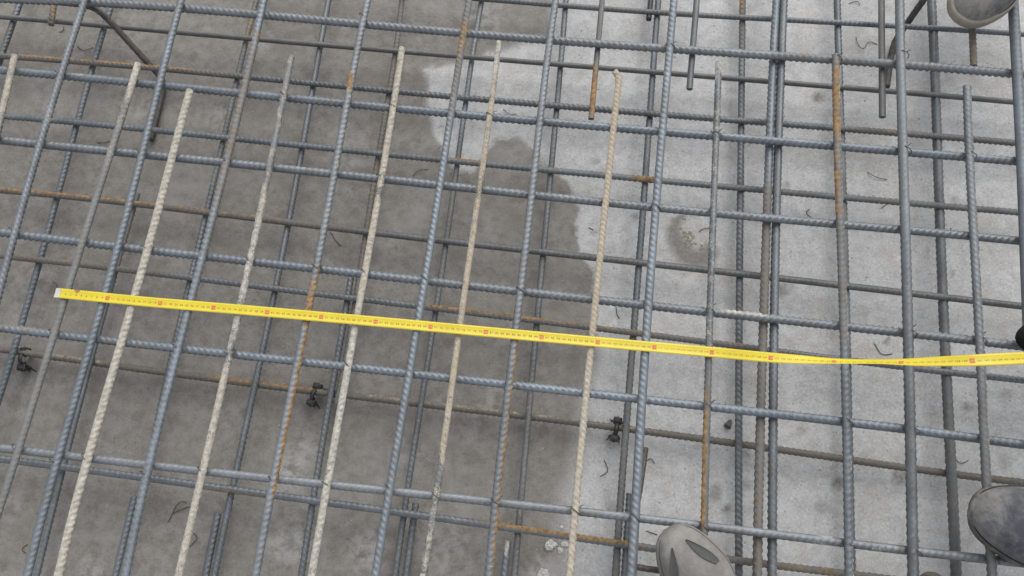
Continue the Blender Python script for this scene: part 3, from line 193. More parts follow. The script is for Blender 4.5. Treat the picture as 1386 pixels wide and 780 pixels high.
# ------------------------------------------------------------------ materials
class NT:
    def __init__(s, name):
        s.m = bpy.data.materials.new(name); s.m.use_nodes = True; s.t = s.m.node_tree; s.t.nodes.clear()
        s.out = s.t.nodes.new('ShaderNodeOutputMaterial'); s.p = s.t.nodes.new('ShaderNodeBsdfPrincipled')
        s.t.links.new(s.p.outputs[0], s.out.inputs[0])
    def n(s, ty, **k):
        o = s.t.nodes.new(ty)
        for a, b in k.items():
            if a in o.inputs.keys(): s.set(o.inputs[a], b)
            else: setattr(o, a, b)
        return o
    def set(s, sock, v):
        if isinstance(v, bpy.types.NodeSocket): s.t.links.new(v, sock)
        elif isinstance(v, tuple) and len(v) == 3 and sock.type == 'RGBA': sock.default_value = (*v, 1)
        else: sock.default_value = v
    def pos(s): return s.n('ShaderNodeNewGeometry').outputs['Position']
    def noise(s, scale, detail=4, rough=.55, vec=None, dist=0.):
        o = s.n('ShaderNodeTexNoise'); o.inputs['Scale'].default_value = scale; o.inputs['Detail'].default_value = detail
        o.inputs['Roughness'].default_value = rough; o.inputs['Distortion'].default_value = dist
        s.t.links.new(vec or s.pos(), o.inputs['Vector']); return o.outputs[0]
    def ramp(s, fac, a, b, lo=0., hi=1.):
        o = s.n('ShaderNodeMapRange'); o.interpolation_type = 'SMOOTHSTEP'
        s.set(o.inputs[0], fac); s.set(o.inputs[1], a); s.set(o.inputs[2], b); s.set(o.inputs[3], lo); s.set(o.inputs[4], hi); return o.outputs[0]
    def mix(s, fac, a, b, mode='MIX'):
        o = s.n('ShaderNodeMix', data_type='RGBA', blend_type=mode)
        s.set(o.inputs[0], fac); s.set(o.inputs[6], a); s.set(o.inputs[7], b); return o.outputs[2]
    def math(s, op, a, b=0., c=0., clamp=False):
        o = s.n('ShaderNodeMath', operation=op, use_clamp=clamp)
        s.set(o.inputs[0], a); s.set(o.inputs[1], b); s.set(o.inputs[2], c); return o.outputs[0]
    def attr(s, name):
        o = s.n('ShaderNodeAttribute', attribute_name=name); return o.outputs['Fac']
    def bump(s, h, strength, dist):
        o = s.n('ShaderNodeBump'); o.inputs['Strength'].default_value = strength; o.inputs['Distance'].default_value = dist
        s.t.links.new(h, o.inputs['Height']); s.t.links.new(o.outputs[0], s.p.inputs['Normal'])
    def fin(s, col, rough=.8, metal=0., spec=.5):
        s.set(s.p.inputs['Base Color'], col); s.set(s.p.inputs['Roughness'], rough); s.set(s.p.inputs['Metallic'], metal)
        s.set(s.p.inputs['Specular IOR Level'], spec); return s.m

def mat_concrete():
    s = NT('concrete_slab')
    n1 = s.noise(9, 6, .6); n2 = s.noise(45, 6, .65); n3 = s.noise(330, 3, .7); n4 = s.noise(2.6, 3, .5); n5 = s.noise(140, 4, .7)
    n7 = s.noise(5.5, 9, .68, dist=.5); n8 = s.noise(16, 8, .7, dist=.8)
    # edge of the damp patch, roughened by fine noise
    d = s.attr('damp_d'); soft = s.attr('damp_soft')
    dd = s.math('ADD', d, s.math('MULTIPLY', s.math('SUBTRACT', n2, .5), .042))
    dd = s.math('ADD', dd, s.math('MULTIPLY', s.math('SUBTRACT', n1, .5), .030))
    dd = s.math('ADD', dd, s.math('MULTIPLY', s.math('SUBTRACT', n8, .5), .030))
    damp = s.ramp(dd, s.math('MULTIPLY', soft, -1.), soft)
    dry = s.mix(s.ramp(n2, .34, .66), (.345, .340, .332), (.420, .420, .418))
    dry = s.mix(s.math('MULTIPLY', s.ramp(n7, .50, .66), .75), dry, (.335, .315, .285))
    dry = s.mix(s.math('MULTIPLY', s.ramp(n3, .60, .72), .30), dry, (.16, .15, .14))
    dry = s.mix(s.math('MULTIPLY', s.ramp(n3, .42, .30), .45), dry, (.60, .60, .60))
    n6 = s.noise(210, 3, .75); v6 = s.n('ShaderNodeTexVoronoi', feature='F1', Scale=95.); s.t.links.new(s.pos(), v6.inputs['Vector'])
    pit = s.math('MULTIPLY', s.ramp(v6.outputs['Distance'], .22, .10), s.ramp(s.noise(33, 2, .5), .50, .62))
    dry = s.mix(s.math('MULTIPLY', s.ramp(n5, .58, .72), .55), dry, (.20, .195, .185))
    dry = s.mix(s.math('MULTIPLY', s.ramp(n6, .56, .66), .42), dry, (.19, .185, .18))
    dry = s.mix(s.math('MULTIPLY', s.ramp(n6, .45, .35), .40), dry, (.62, .62, .61))
    dry = s.mix(s.math('MULTIPLY', s.ramp(n8, .55, .70), .55), dry, (.275, .262, .245)); dry = s.mix(s.math('MULTIPLY', s.ramp(n8, .44, .32), .5), dry, (.50, .50, .495))
    dry = s.mix(s.math('MULTIPLY', pit, .6), dry, (.13, .125, .12))
    wet = s.mix(s.ramp(n2, .32, .68), (.142, .131, .116), (.205, .194, .178))
    wet = s.mix(s.math('MULTIPLY', s.ramp(n6, .44, .33), .35), wet, (.27, .26, .245)); wet = s.mix(s.math('MULTIPLY', s.ramp(n6, .56, .66), .45), wet, (.08, .075, .068))
    wet = s.mix(s.math('MULTIPLY', s.ramp(n1, .46, .70), .55), wet, (.170, .153, .128))
    wet = s.mix(s.math('MULTIPLY', s.ramp(n1, .40, .27), .5), wet, (.112, .102, .088))
    wet = s.mix(s.math('MULTIPLY', s.ramp(n5, .56, .70), .5), wet, (.085, .08, .072))
    wet = s.mix(s.math('MULTIPLY', s.ramp(n3, .40, .28), .22), wet, (.30, .29, .27))
    wet = s.mix(s.math('MULTIPLY', s.ramp(n7, .52, .66), .55), wet, (.235, .228, .215)); wet = s.mix(s.math('MULTIPLY', s.ramp(n7, .44, .32), .45), wet, (.112, .103, .092))
    vein = s.ramp(s.math('ABSOLUTE', s.math('SUBTRACT', s.noise(7, 5, .6, dist=1.2), .5)), .0, .035, 1., 0.)
    wet = s.mix(s.math('MULTIPLY', vein, .12), wet, (.26, .25, .235))
    pale = s.math('MULTIPLY', s.attr('pale'), s.ramp(n2, .36, .62), clamp=True)
    wet = s.mix(pale, wet, (.34, .33, .315))
    col = s.mix(damp, dry, wet)
    sp = s.math('MULTIPLY', s.attr('spot'), s.ramp(s.math('ADD', s.math('MULTIPLY', n2, .6), s.math('MULTIPLY', n5, .4)), .36, .58, .15, 1.), clamp=True)
    col = s.mix(sp, col, (.095, .088, .078))
    ring = s.math('MULTIPLY', s.attr('ring'), s.ramp(n5, .2, .6, .6, 1.), clamp=True)
    col = s.mix(ring, col, (.135, .125, .11))
    h = s.math('ADD', s.math('MULTIPLY', n2, .5), s.math('ADD', s.math('MULTIPLY', n3, .55), s.math('MULTIPLY', n5, .35)))
    s.bump(h, .7, .0030)
    return s.fin(col, s.mix(damp, (.93, .93, .93), (.80, .80, .80)), 0, .3)

def mat_rebar():
    s = NT('ribbed_steel')
    n1 = s.noise(18, 5, .6); n2 = s.noise(120, 5, .65); n3 = s.noise(420, 4, .7); n4 = s.noise(55, 4, .6, dist=.6)
    rnd = s.n('ShaderNodeObjectInfo').outputs['Random']
    tone = s.math('ADD', s.attr('tone'), s.math('ADD', s.math('MULTIPLY', s.math('SUBTRACT', n1, .5), 1.2), s.math('MULTIPLY', s.math('SUBTRACT', rnd, .5), .30)))
    tone = s.math('ADD', tone, .45, clamp=True)
    steel = s.mix(tone, (.056, .063, .068), (.160, .184, .208))
    steel = s.mix(s.math('MULTIPLY', s.math('FRACT', s.math('MULTIPLY', rnd, 7.31)), .32), steel, s.mix(tone, (.066, .062, .056), (.165, .158, .146)))
    steel = s.mix(s.math('MULTIPLY', s.ramp(n2, .52, .72), .45), steel, (.21, .215, .215))
    steel = s.mix(s.math('MULTIPLY', s.ramp(n4, .48, .70), .50), steel, (.125, .108, .088))
    steel = s.mix(s.math('MULTIPLY', s.ramp(n3, .62, .74), .5), steel, (.26, .26, .25))
    steel = s.mix(s.math('MULTIPLY', s.ramp(n3, .40, .28), .5), steel, (.035, .035, .035))
    br = s.math('MULTIPLY', s.attr('brown'), s.ramp(n4, .25, .6, .55, 1.), clamp=True)
    col = s.mix(br, steel, s.mix(n2, (.082, .069, .055), (.172, .148, .118)))
    ru = s.attr('rust')
    rm = s.ramp(s.math('ADD', ru, s.math('ADD', s.math('MULTIPLY', s.math('SUBTRACT', n4, .5), 1.2), s.math('MULTIPLY', s.math('SUBTRACT', n3, .5), 1.5))), .30, .95)
    rust = s.mix(s.ramp(n2, .35, .65), (.125, .076, .036), (.285, .170, .060)); rust = s.mix(s.ramp(n3, .6, .75), rust, (.075, .045, .03))
    col = s.mix(s.math('MULTIPLY', rm, s.ramp(ru, .0, .12)), col, rust)
    ce = s.attr('cement')
    cm = s.ramp(s.math('ADD', ce, s.math('ADD', s.math('MULTIPLY', s.math('SUBTRACT', n4, .5), 1.1), s.math('MULTIPLY', s.math('SUBTRACT', n3, .5), 1.7))), .32, .66)
    cem = s.mix(s.ramp(n2, .3, .7), (.230, .214, .184), (.430, .408, .355)); cem = s.mix(s.math('MULTIPLY', br, .8), cem, (.30, .235, .150))
    cem = s.mix(s.math('MULTIPLY', s.ramp(n3, .60, .72), .55), cem, (.11, .10, .085))
    cmask = s.math('MULTIPLY', cm, s.ramp(ce, .0, .12))
    col = s.mix(cmask, col, cem)
    rough = s.mix(s.math('MAXIMUM', cmask, s.math('MAXIMUM', br, rm)), s.mix(n2, (.34, .34, .34), (.54, .54, .54)), (.9, .9, .9))
    s.bump(s.math('ADD', n3, s.math('MULTIPLY', n2, .6)), .6, .0009)
    return s.fin(col, rough, s.math('MULTIPLY', s.math('SUBTRACT', 1., s.math('MAXIMUM', cmask, s.math('MAXIMUM', br, rm)), clamp=True), .35), .5)

def simple(name, a, b, scale=60, rough=.7, metal=0., bump=.3, dist=.001, spec=.4, c=None, cscale=20, cth=(.55, .7)):
    s = NT(name); n = s.noise(scale, 5, .65)
    col = s.mix(s.ramp(n, .3, .7), a, b)
    if c: col = s.mix(s.ramp(s.noise(cscale, 6, .65, dist=.5), *cth), col, c)
    s.bump(s.noise(scale * 4, 4, .65), bump, dist)
    return s.fin(col, rough, metal, spec)

def dusty(name, a, b, dust, scale, rough, c):
    s = NT(name); n = s.noise(scale, 6, .65, dist=.4); n2 = s.noise(scale * 5, 5, .7)
    col = s.mix(s.ramp(n, .35, .65), a, b)
    m = s.math('ADD', s.math('MULTIPLY', s.attr('dust'), .55), s.math('ADD', s.math('MULTIPLY', s.math('SUBTRACT', n, .5), 1.6), s.math('MULTIPLY', s.math('SUBTRACT', n2, .5), 1.1)))
    m = s.ramp(m, -.25, .70)
    col = s.mix(m, col, s.mix(n2, dust, c))
    s.bump(s.math('ADD', n2, s.noise(scale * 20, 3, .6)), .45, .0014)
    return s.fin(col, s.mix(m, (rough, rough, rough), (.92, .92, .92)), 0, .35)
M_CONC = mat_concrete(); M_BAR = mat_rebar()
M_WIRE = simple('tie_wire_steel', (.040, .038, .036), (.075, .07, .065), 300, .55, .4)
M_CHAIR = simple('dark_bent_bar', (.040, .036, .032), (.075, .067, .060), 90, .6, .25, c=(.12, .11, .095), cscale=40)
M_CHAIRP = simple('dusty_bent_bar', (.24, .235, .225), (.34, .33, .32), 120, .9, 0)
M_BLACK = simple('black_plastic', (.012, .012, .012), (.03, .03, .03), 200, .45)
M_CAPP = simple('dark_plastic', (.05, .045, .042), (.09, .085, .08), 200, .6)
M_CHIP = simple('broken_concrete', (.40, .395, .385), (.52, .51, .50), 160, .95, 0, .8, .002)
M_GRIT = simple('grit', (.10, .095, .09), (.38, .37, .35), 25, .95)
M_LUMP = simple('mortar', (.20, .185, .15), (.30, .285, .24), 220, .95, 0, .8, .002)
M_YEL = simple('yellow_blade_paint', (.480, .375, .014), (.535, .425, .020), 18, .38, 0, .05, .0002, .5, c=(.50, .39, .02), cscale=120, cth=(.66, .8))
M_INK = simple('black_print', (.060, .050, .014), (.10, .08, .02), 300, .5, 0, 0)
M_RED = simple('red_print', (.40, .085, .025), (.48, .125, .035), 200, .45, 0, 0)
M_PALE = simple('pale_print', (.50, .33, .12), (.55, .40, .17), 200, .45, 0, 0)
M_WORN = simple('worn_tip', (.38, .365, .33), (.50, .485, .45), 300, .5, .2, .2, .0004, .5, c=(.30, .26, .12), cscale=260, cth=(.55, .62))
M_SCUFF = simple('rusty_scuff', (.26, .12, .06), (.36, .18, .09), 400, .8)
M_SOLE_G = dusty('grey_rubber', (.112, .105, .097), (.146, .138, .128), (.17, .16, .148), 13, .85, (.225, .213, .197))
M_VENT = simple('dark_mesh', (.040, .040, .040), (.066, .066, .066), 500, .75, 0, .6, .001)
M_BOOT = dusty('dusty_black_rubber', (.040, .046, .054), (.066, .072, .080), (.105, .101, .096), 17, .75, (.22, .21, .20))
M_BOOTCAP = simple('scuffed_toe_rubber', (.062, .060, .058), (.105, .100, .095), 30, .85, 0, .5, .002, .3, c=(.17, .16, .15), cscale=45, cth=(.5, .66))
M_CANVAS = dusty('grey_suede', (.055, .055, .057), (.105, .104, .102), (.13, .125, .115), 24, .9, (.20, .19, .17))
M_FOXING = simple('beige_rubber', (.175, .155, .125), (.24, .215, .175), 40, .75, 0, .2, .0008, .3)
M_FUZZ = simple('black_suede', (.006, .006, .006), (.014, .014, .014), 300, .95, 0, .6, .001, .15)
M_BROWN = simple('dark_brown_leather', (.040, .036, .030), (.075, .066, .055), 120, .6, 0, .5, .001)
M_TROUSER = simple('dark_work_cloth', (.034, .039, .048), (.048, .053, .062), 40, .95, 0, .15, .0006)
M_CASE = simple('yellow_case', (.70, .50, .02), (.75, .55, .03), 30, .4)

# ------------------------------------------------------------------ object helpers
def link(name, me, mats, parent=None, loc=None):
    o = bpy.data.objects.new(name, me); C.objects.link(o)
    for m in (mats if isinstance(mats, (list, tuple)) else [mats]): me.materials.append(m)
    if loc is not None: o.location = loc
    if parent is not None:
        o.parent = parent
        o.matrix_parent_inverse = parent.matrix_basis.inverted()
    return o
def tag(o, label=None, cat=None, group=None, kind=None):
    if label: o['label'] = label
    if cat: o['category'] = cat
    if group: o['group'] = group
    if kind: o['kind'] = kind
    return o
def empty(name, loc, rz=0):
    o = bpy.data.objects.new(name, None); C.objects.link(o); o.location = loc; o.rotation_euler = (0, 0, rz); o.empty_display_size = .02; return o
def mesh_np(name, co, faces, smooth=True, attrs=None):
    """quads/tris given as one (n,k) int array or list of arrays"""
    me = bpy.data.meshes.new(name)
    if not isinstance(faces, list): faces = [faces]
    loops = np.concatenate([f.ravel() for f in faces]); sizes = np.concatenate([np.full(len(f), f.shape[1]) for f in faces])
    me.vertices.add(len(co)); me.vertices.foreach_set('co', np.asarray(co, np.float32).ravel())
    me.loops.add(len(loops)); me.loops.foreach_set('vertex_index', loops.astype(np.int32))
    me.polygons.add(len(sizes)); st = np.concatenate([[0], np.cumsum(sizes)[:-1]])
    me.polygons.foreach_set('loop_start', st.astype(np.int32))
    try: me.polygons.foreach_set('loop_total', sizes.astype(np.int32))
    except Exception: pass
    me.update(calc_edges=True); me.validate()
    if smooth: me.polygons.foreach_set('use_smooth', np.ones(len(sizes), bool))
    for k, v in (attrs or {}).items():
        a = me.attributes.new(k, 'FLOAT', 'POINT'); a.data.foreach_set('value', np.asarray(v, np.float32))
    return me
def resample(pts, step):
    p = np.array(pts, float); d = np.r_[0, np.cumsum(np.linalg.norm(np.diff(p, axis=0), axis=1))]
    n = max(2, int(d[-1] / step) + 1); t = np.linspace(0, d[-1], n)
    return np.stack([np.interp(t, d, p[:, i]) for i in range(p.shape[1])], 1), t
def smooth_path(pts, it=2):
    p = [np.array(q, float) for q in pts]
    for _ in range(it):
        q = [p[0]]
        for a, b in zip(p[:-1], p[1:]): q += [a * .75 + b * .25, a * .25 + b * .75]
        p = q + [p[-1]]
    return np.array(p)
def tube(path, r, ns=8, radii=None, cap=True):
    p = np.asarray(path, float); n = len(p)
    t = np.gradient(p, axis=0); t /= np.linalg.norm(t, axis=1)[:, None] + 1e-12
    up = np.array([0, 0, 1.]); side = np.cross(t, up); l = np.linalg.norm(side, axis=1)
    side[l < .05] = np.array([1., 0, 0]); side /= np.linalg.norm(side, axis=1)[:, None]
    upv = np.cross(side, t)
    th = np.arange(ns) * 2 * math.pi / ns; rr = np.full(n, r) if radii is None else np.asarray(radii)
    co = p[:, None, :] + rr[:, None, None] * (np.cos(th)[None, :, None] * side[:, None, :] + np.sin(th)[None, :, None] * upv[:, None, :])
    i = np.arange(n - 1)[:, None] * ns; j = np.arange(ns)[None, :]; k = (j + 1) % ns
    q = np.stack([i + j, i + k, i + ns + k, i + ns + j], -1).reshape(-1, 4)
    co = co.reshape(-1, 3)
    fs = [q]
    if cap:
        a = len(co); co = np.vstack([co, p[0], p[-1]]); j = np.arange(ns); k = (j + 1) % ns
        fs.append(np.stack([np.full(ns, a), k, j], 1)); b = (n - 1) * ns
        fs.append(np.stack([np.full(ns, a + 1), b + j, b + k], 1))
    return co, fs

# ------------------------------------------------------------------ the slab
def seg_dist(px, py, poly):
    """signed distance to a closed polygon: positive inside"""
    P = np.array(poly); d = np.full(px.shape, 1e9); ins = np.zeros(px.shape, bool)
    for (ax, ay), (bx, by) in zip(P, np.roll(P, -1, 0)):
        ex, ey = bx - ax, by - ay; t = np.clip(((px - ax) * ex + (py - ay) * ey) / (ex * ex + ey * ey + 1e-12), 0, 1)
        d = np.minimum(d, np.hypot(px - ax - t * ex, py - ay - t * ey))
        c = ((ay > py) != (by > py)) & (px < (bx - ax) * (py - ay) / (by - ay + 1e-12) + ax); ins ^= c
    return np.where(ins, d, -d)
def build_floor():
    xs = np.concatenate([[-40, -12, -5, -3, -2.2], np.arange(-1.8, 1.6001, .008), [2.2, 3, 5, 12, 40]])
    ys = np.concatenate([[-40, -12, -5, -2, -1.2], np.arange(-.7, 1.7001, .008), [2.2, 3, 5, 12, 40]])
    X, Y = np.meshgrid(xs, ys); nx, ny = len(xs), len(ys)
    x, y = X.ravel(), Y.ravel()
    d = np.clip(seg_dist(x, y, DAMP_EDGE), -.5, .5)
    soft = np.interp(y, [-.1, .28, .40, .52, .80, 1.2], [.050, .030, .011, .006, .009, .018])
    spot = np.zeros_like(x); pale = np.zeros_like(x); ring = np.zeros_like(x)
    rng = np.random.RandomState(4)
    for sx, sy, r, a in SPOTS:
        e, th = rng.uniform(.6, 1.), rng.uniform(0, 3.14); dx, dy = x - sx, y - sy
        u, v = dx * math.cos(th) + dy * math.sin(th), (-dx * math.sin(th) + dy * math.cos(th)) / e
        spot = np.maximum(spot, min(1., a * 1.45) * np.clip((1.45 - np.hypot(u, v) / r) * 1.6, 0, 1))
    for sx, sy, r, a in PALE:
        pale = np.maximum(pale, a * np.clip(1.6 - 1.1 * np.hypot(x - sx, y - sy) / r, 0, 1))
    R = np.array(SPLASH_RING)
    for (ax, ay), (bx, by), wd in zip(R[:-1], R[1:], [.005, .010, .013, .016, .018, .019, .017, .014, .010]):
        ex, ey = bx - ax, by - ay; t = np.clip(((x - ax) * ex + (y - ay) * ey) / (ex * ex + ey * ey), 0, 1)
        ring = np.maximum(ring, .85 * np.clip(1.6 - np.hypot(x - ax - t * ex, y - ay - t * ey) / wd, 0, 1))
    z = np.zeros_like(x)
    i = np.arange(ny - 1)[:, None] * nx; j = np.arange(nx - 1)[None, :]
    f = np.stack([i + j, i + j + 1, i + nx + j + 1, i + nx + j], -1).reshape(-1, 4)
    o = link('concrete_floor', mesh_np('concrete_floor', np.stack([x, y, z], 1), f, True, dict(damp_d=d, damp_soft=soft, spot=spot, pale=pale, ring=ring)), M_CONC)
    o['kind'] = 'structure'
build_floor()

# ------------------------------------------------------------------ ribbed bars
NS = 12
def inframe_resample(path, step):
    """fine rings where the mat is seen closely, coarser on the run-out beyond it"""
    d = np.r_[0, np.cumsum(np.linalg.norm(np.diff(path, axis=0), axis=1))]
    t, out = 0., []
    while t < d[-1]:
        x, y = np.interp(t, d, path[:, 0]), np.interp(t, d, path[:, 1])
        out.append(t); t += step if (-1.42 < x < 1.06 and -.32 < y < 1.30) else step * 2.0
    t = np.r_[out, d[-1]]
    return np.stack([np.interp(t, d, path[:, i]) for i in range(3)], 1)
def rebar_mesh(key, seed):
    dmm, z, xy = BARS[key]; rng = random.Random(seed)
    Rm = dmm / 2000.; h = .25 * Rm
    rope = key[:2] == 'HU' or key in ('VA3', 'VU1', 'HL1', 'VA7')        # broad rope-like ribs, or narrow crescents
    if not rope: h = .19 * Rm
    R0 = Rm - h * .75
    pitch = .0108 * (dmm / 14.5) ** .6; step = pitch / (6 if rope else 8)
    path = smooth_path([(a, b, z) for a, b in xy], 2)
    p = inframe_resample(path, step); s = np.r_[0, np.cumsum(np.linalg.norm(np.diff(p, axis=0), axis=1))]; n = len(p)
    # bars are never dead straight: a slow sideways and vertical wander of a millimetre
    ph = rng.uniform(0, 6.28)
    p[:, 2] += .0006 * np.sin(s * 5.1 + ph)
    t = np.gradient(p, axis=0); t /= np.linalg.norm(t, axis=1)[:, None]
    side = np.cross(t, [0, 0, 1.]); side /= np.linalg.norm(side, axis=1)[:, None]; up = np.cross(side, t)
    roll = rng.uniform(0, math.pi) if key not in ROLL else ROLL[key]
    roll_s = roll + .35 * np.sin(s * 1.3 + ph)                 # bars carry a slow twist
    thl = np.arange(NS) * 2 * math.pi / NS
    TH = thl[None, :] + roll_s[:, None]
    hemi = np.where(np.sin(thl) >= 0, 1., -1.)
    lean = rng.choice((-1, 1)) * .8
    off = rng.uniform(0, 1)
    phase = (s[:, None] + lean * R0 * (np.mod(thl, math.pi) - math.pi / 2)[None, :] + (hemi[None, :] > 0) * pitch * .5) / pitch + off
    f = np.abs(np.mod(phase, 1.) - .5) * 2                      # 1 at rib crest
    rib = np.clip((f - .30) / .40, 0, 1) if rope else np.clip((f - .44) / .34, 0, 1); rib = rib * rib * (3 - 2 * rib)
    amp = np.abs(np.sin(thl)) ** .5
    smoothness = SMOOTH.get(key, 1.)
    wear_n = 1.
    hgt = h * smoothness * rib * amp[None, :]
    lon = np.zeros(NS); lon[0] = lon[NS // 2] = 1.
    hgt = np.maximum(hgt, h * .75 * lon[None, :])
    Rr = R0 + hgt
    nrm = np.cos(TH)[:, :, None] * side[:, None, :] + np.sin(TH)[:, :, None] * up[:, None, :]
    co = p[:, None, :] + Rr[:, :, None] * nrm
    i = np.arange(n - 1)[:, None] * NS; j = np.arange(NS)[None, :]; k = (j + 1) % NS
    q = np.stack([i + j, i + k, i + NS + k, i + NS + j], -1).reshape(-1, 4)
    co = co.reshape(-1, 3)
    # end caps: a ring at the mouth (so the cut edge stays sharp) and a centre
    a = len(co)
    cap0, cap1 = co[:NS].copy(), co[(n - 1) * NS:n * NS].copy()
    co = np.vstack([co, cap0, cap1, p[0] - t[0] * .0004, p[-1] + t[-1] * .0004])
    j = np.arange(NS); k = (j + 1) % NS
    f0 = np.stack([np.full(NS, a + 2 * NS), a + k, a + j], 1); f1 = np.stack([np.full(NS, a + 2 * NS + 1), a + NS + j, a + NS + k], 1)
    # wear
    vert = key[0] in 'VS'
    along = np.repeat((p[:, 1] if vert else p[:, 0])[:, None], NS, 1)
    sidec = nrm[:, :, 0] if vert else nrm[:, :, 1]
    A = {x: np.zeros((n, NS)) for x in 'rcbt'}
    base_tone = {'VU': .25, 'VA': .0, 'VL': .02, 'VM': .05, 'HU': .22, 'HL': -.02, 'HT': .0, 'HB': -.1}.get(key[:2], 0.)
    A['t'] += base_tone
    for kind, a0, a1, amt, sd in WEAR.get(key, []):
        wob = .012 * np.sin(thl[None, :] * 2 + along * 40)
        bw = .030 if kind == 'r' else .09
        bw = min(bw, (a1 - a0) * .7)
        m = np.clip((along - a0 + wob) / bw + .5, 0, 1) * np.clip((a1 - along + wob) / bw + .5, 0, 1)
        if sd == 'l': m = m * np.clip((-sidec - .35) / .35, 0, 1)
        if sd == 'L': m = m * np.clip((-sidec + .12) / .4, 0, 1)
        if sd == 'r': m = m * np.clip((sidec - .35) / .35, 0, 1)
        if sd == 'b': m = m * np.clip((-sidec - .05) / .45, 0, 1)
        if sd == 't': m = m * np.clip((sidec + .22) / .45, 0, 1)
        if kind == 't': A['t'] += amt * m
        else: A[kind] = np.maximum(A[kind], amt * m)
    def pad(v):
        v = v.ravel(); return np.r_[v, v[:NS], v[(n - 1) * NS:n * NS], v[0], v[-1]]
    org = np.array([p[n // 2, 0], p[n // 2, 1], z])
    me = mesh_np('rebar', co - org, [q, f0, f1], True, dict(rust=pad(A['r']), cement=pad(A['c']), brown=pad(A['b']), tone=pad(A['t'])))
    return me, org

ROLL = {'VA2': 1.0, 'VA10': 1.1, 'VL4': 1.2, 'VL6': .5, 'HU0': .5, 'HU4': .5, 'VU4': .7, 'VU6': .6, 'VL5b': .8}
SMOOTH = {'VU8': .6, 'VU9': .65, 'VL11': .65, 'VM1': .8, 'VM2': .8, 'VA9': .8, 'VA2': .55, 'VA4': .6, 'VA6': .65, 'VA10': .8, 'HU5': .55, 'HL0': .25, 'VL7': .6, 'VL8': .7, 'VA1': .7, 'VA8': .8, 'VL6': .7, 'S1': .5, 'S2': .3, 'S3': .3, 'HB': .9, 'HL3': .8}
G_VU, G_VA = 'long bars of the upper mat', 'pale short-ended bars added on top'
G_VL, G_VE, G_VM = 'long bars of the lower mat', 'cut lap ends beside the lower bars', 'paired bars under the upper mat'
G_HU, G_HL, G_S = 'cross bars of the upper mat', 'cross bars of the lower mat', 'cut bar ends hanging in from the top edge'
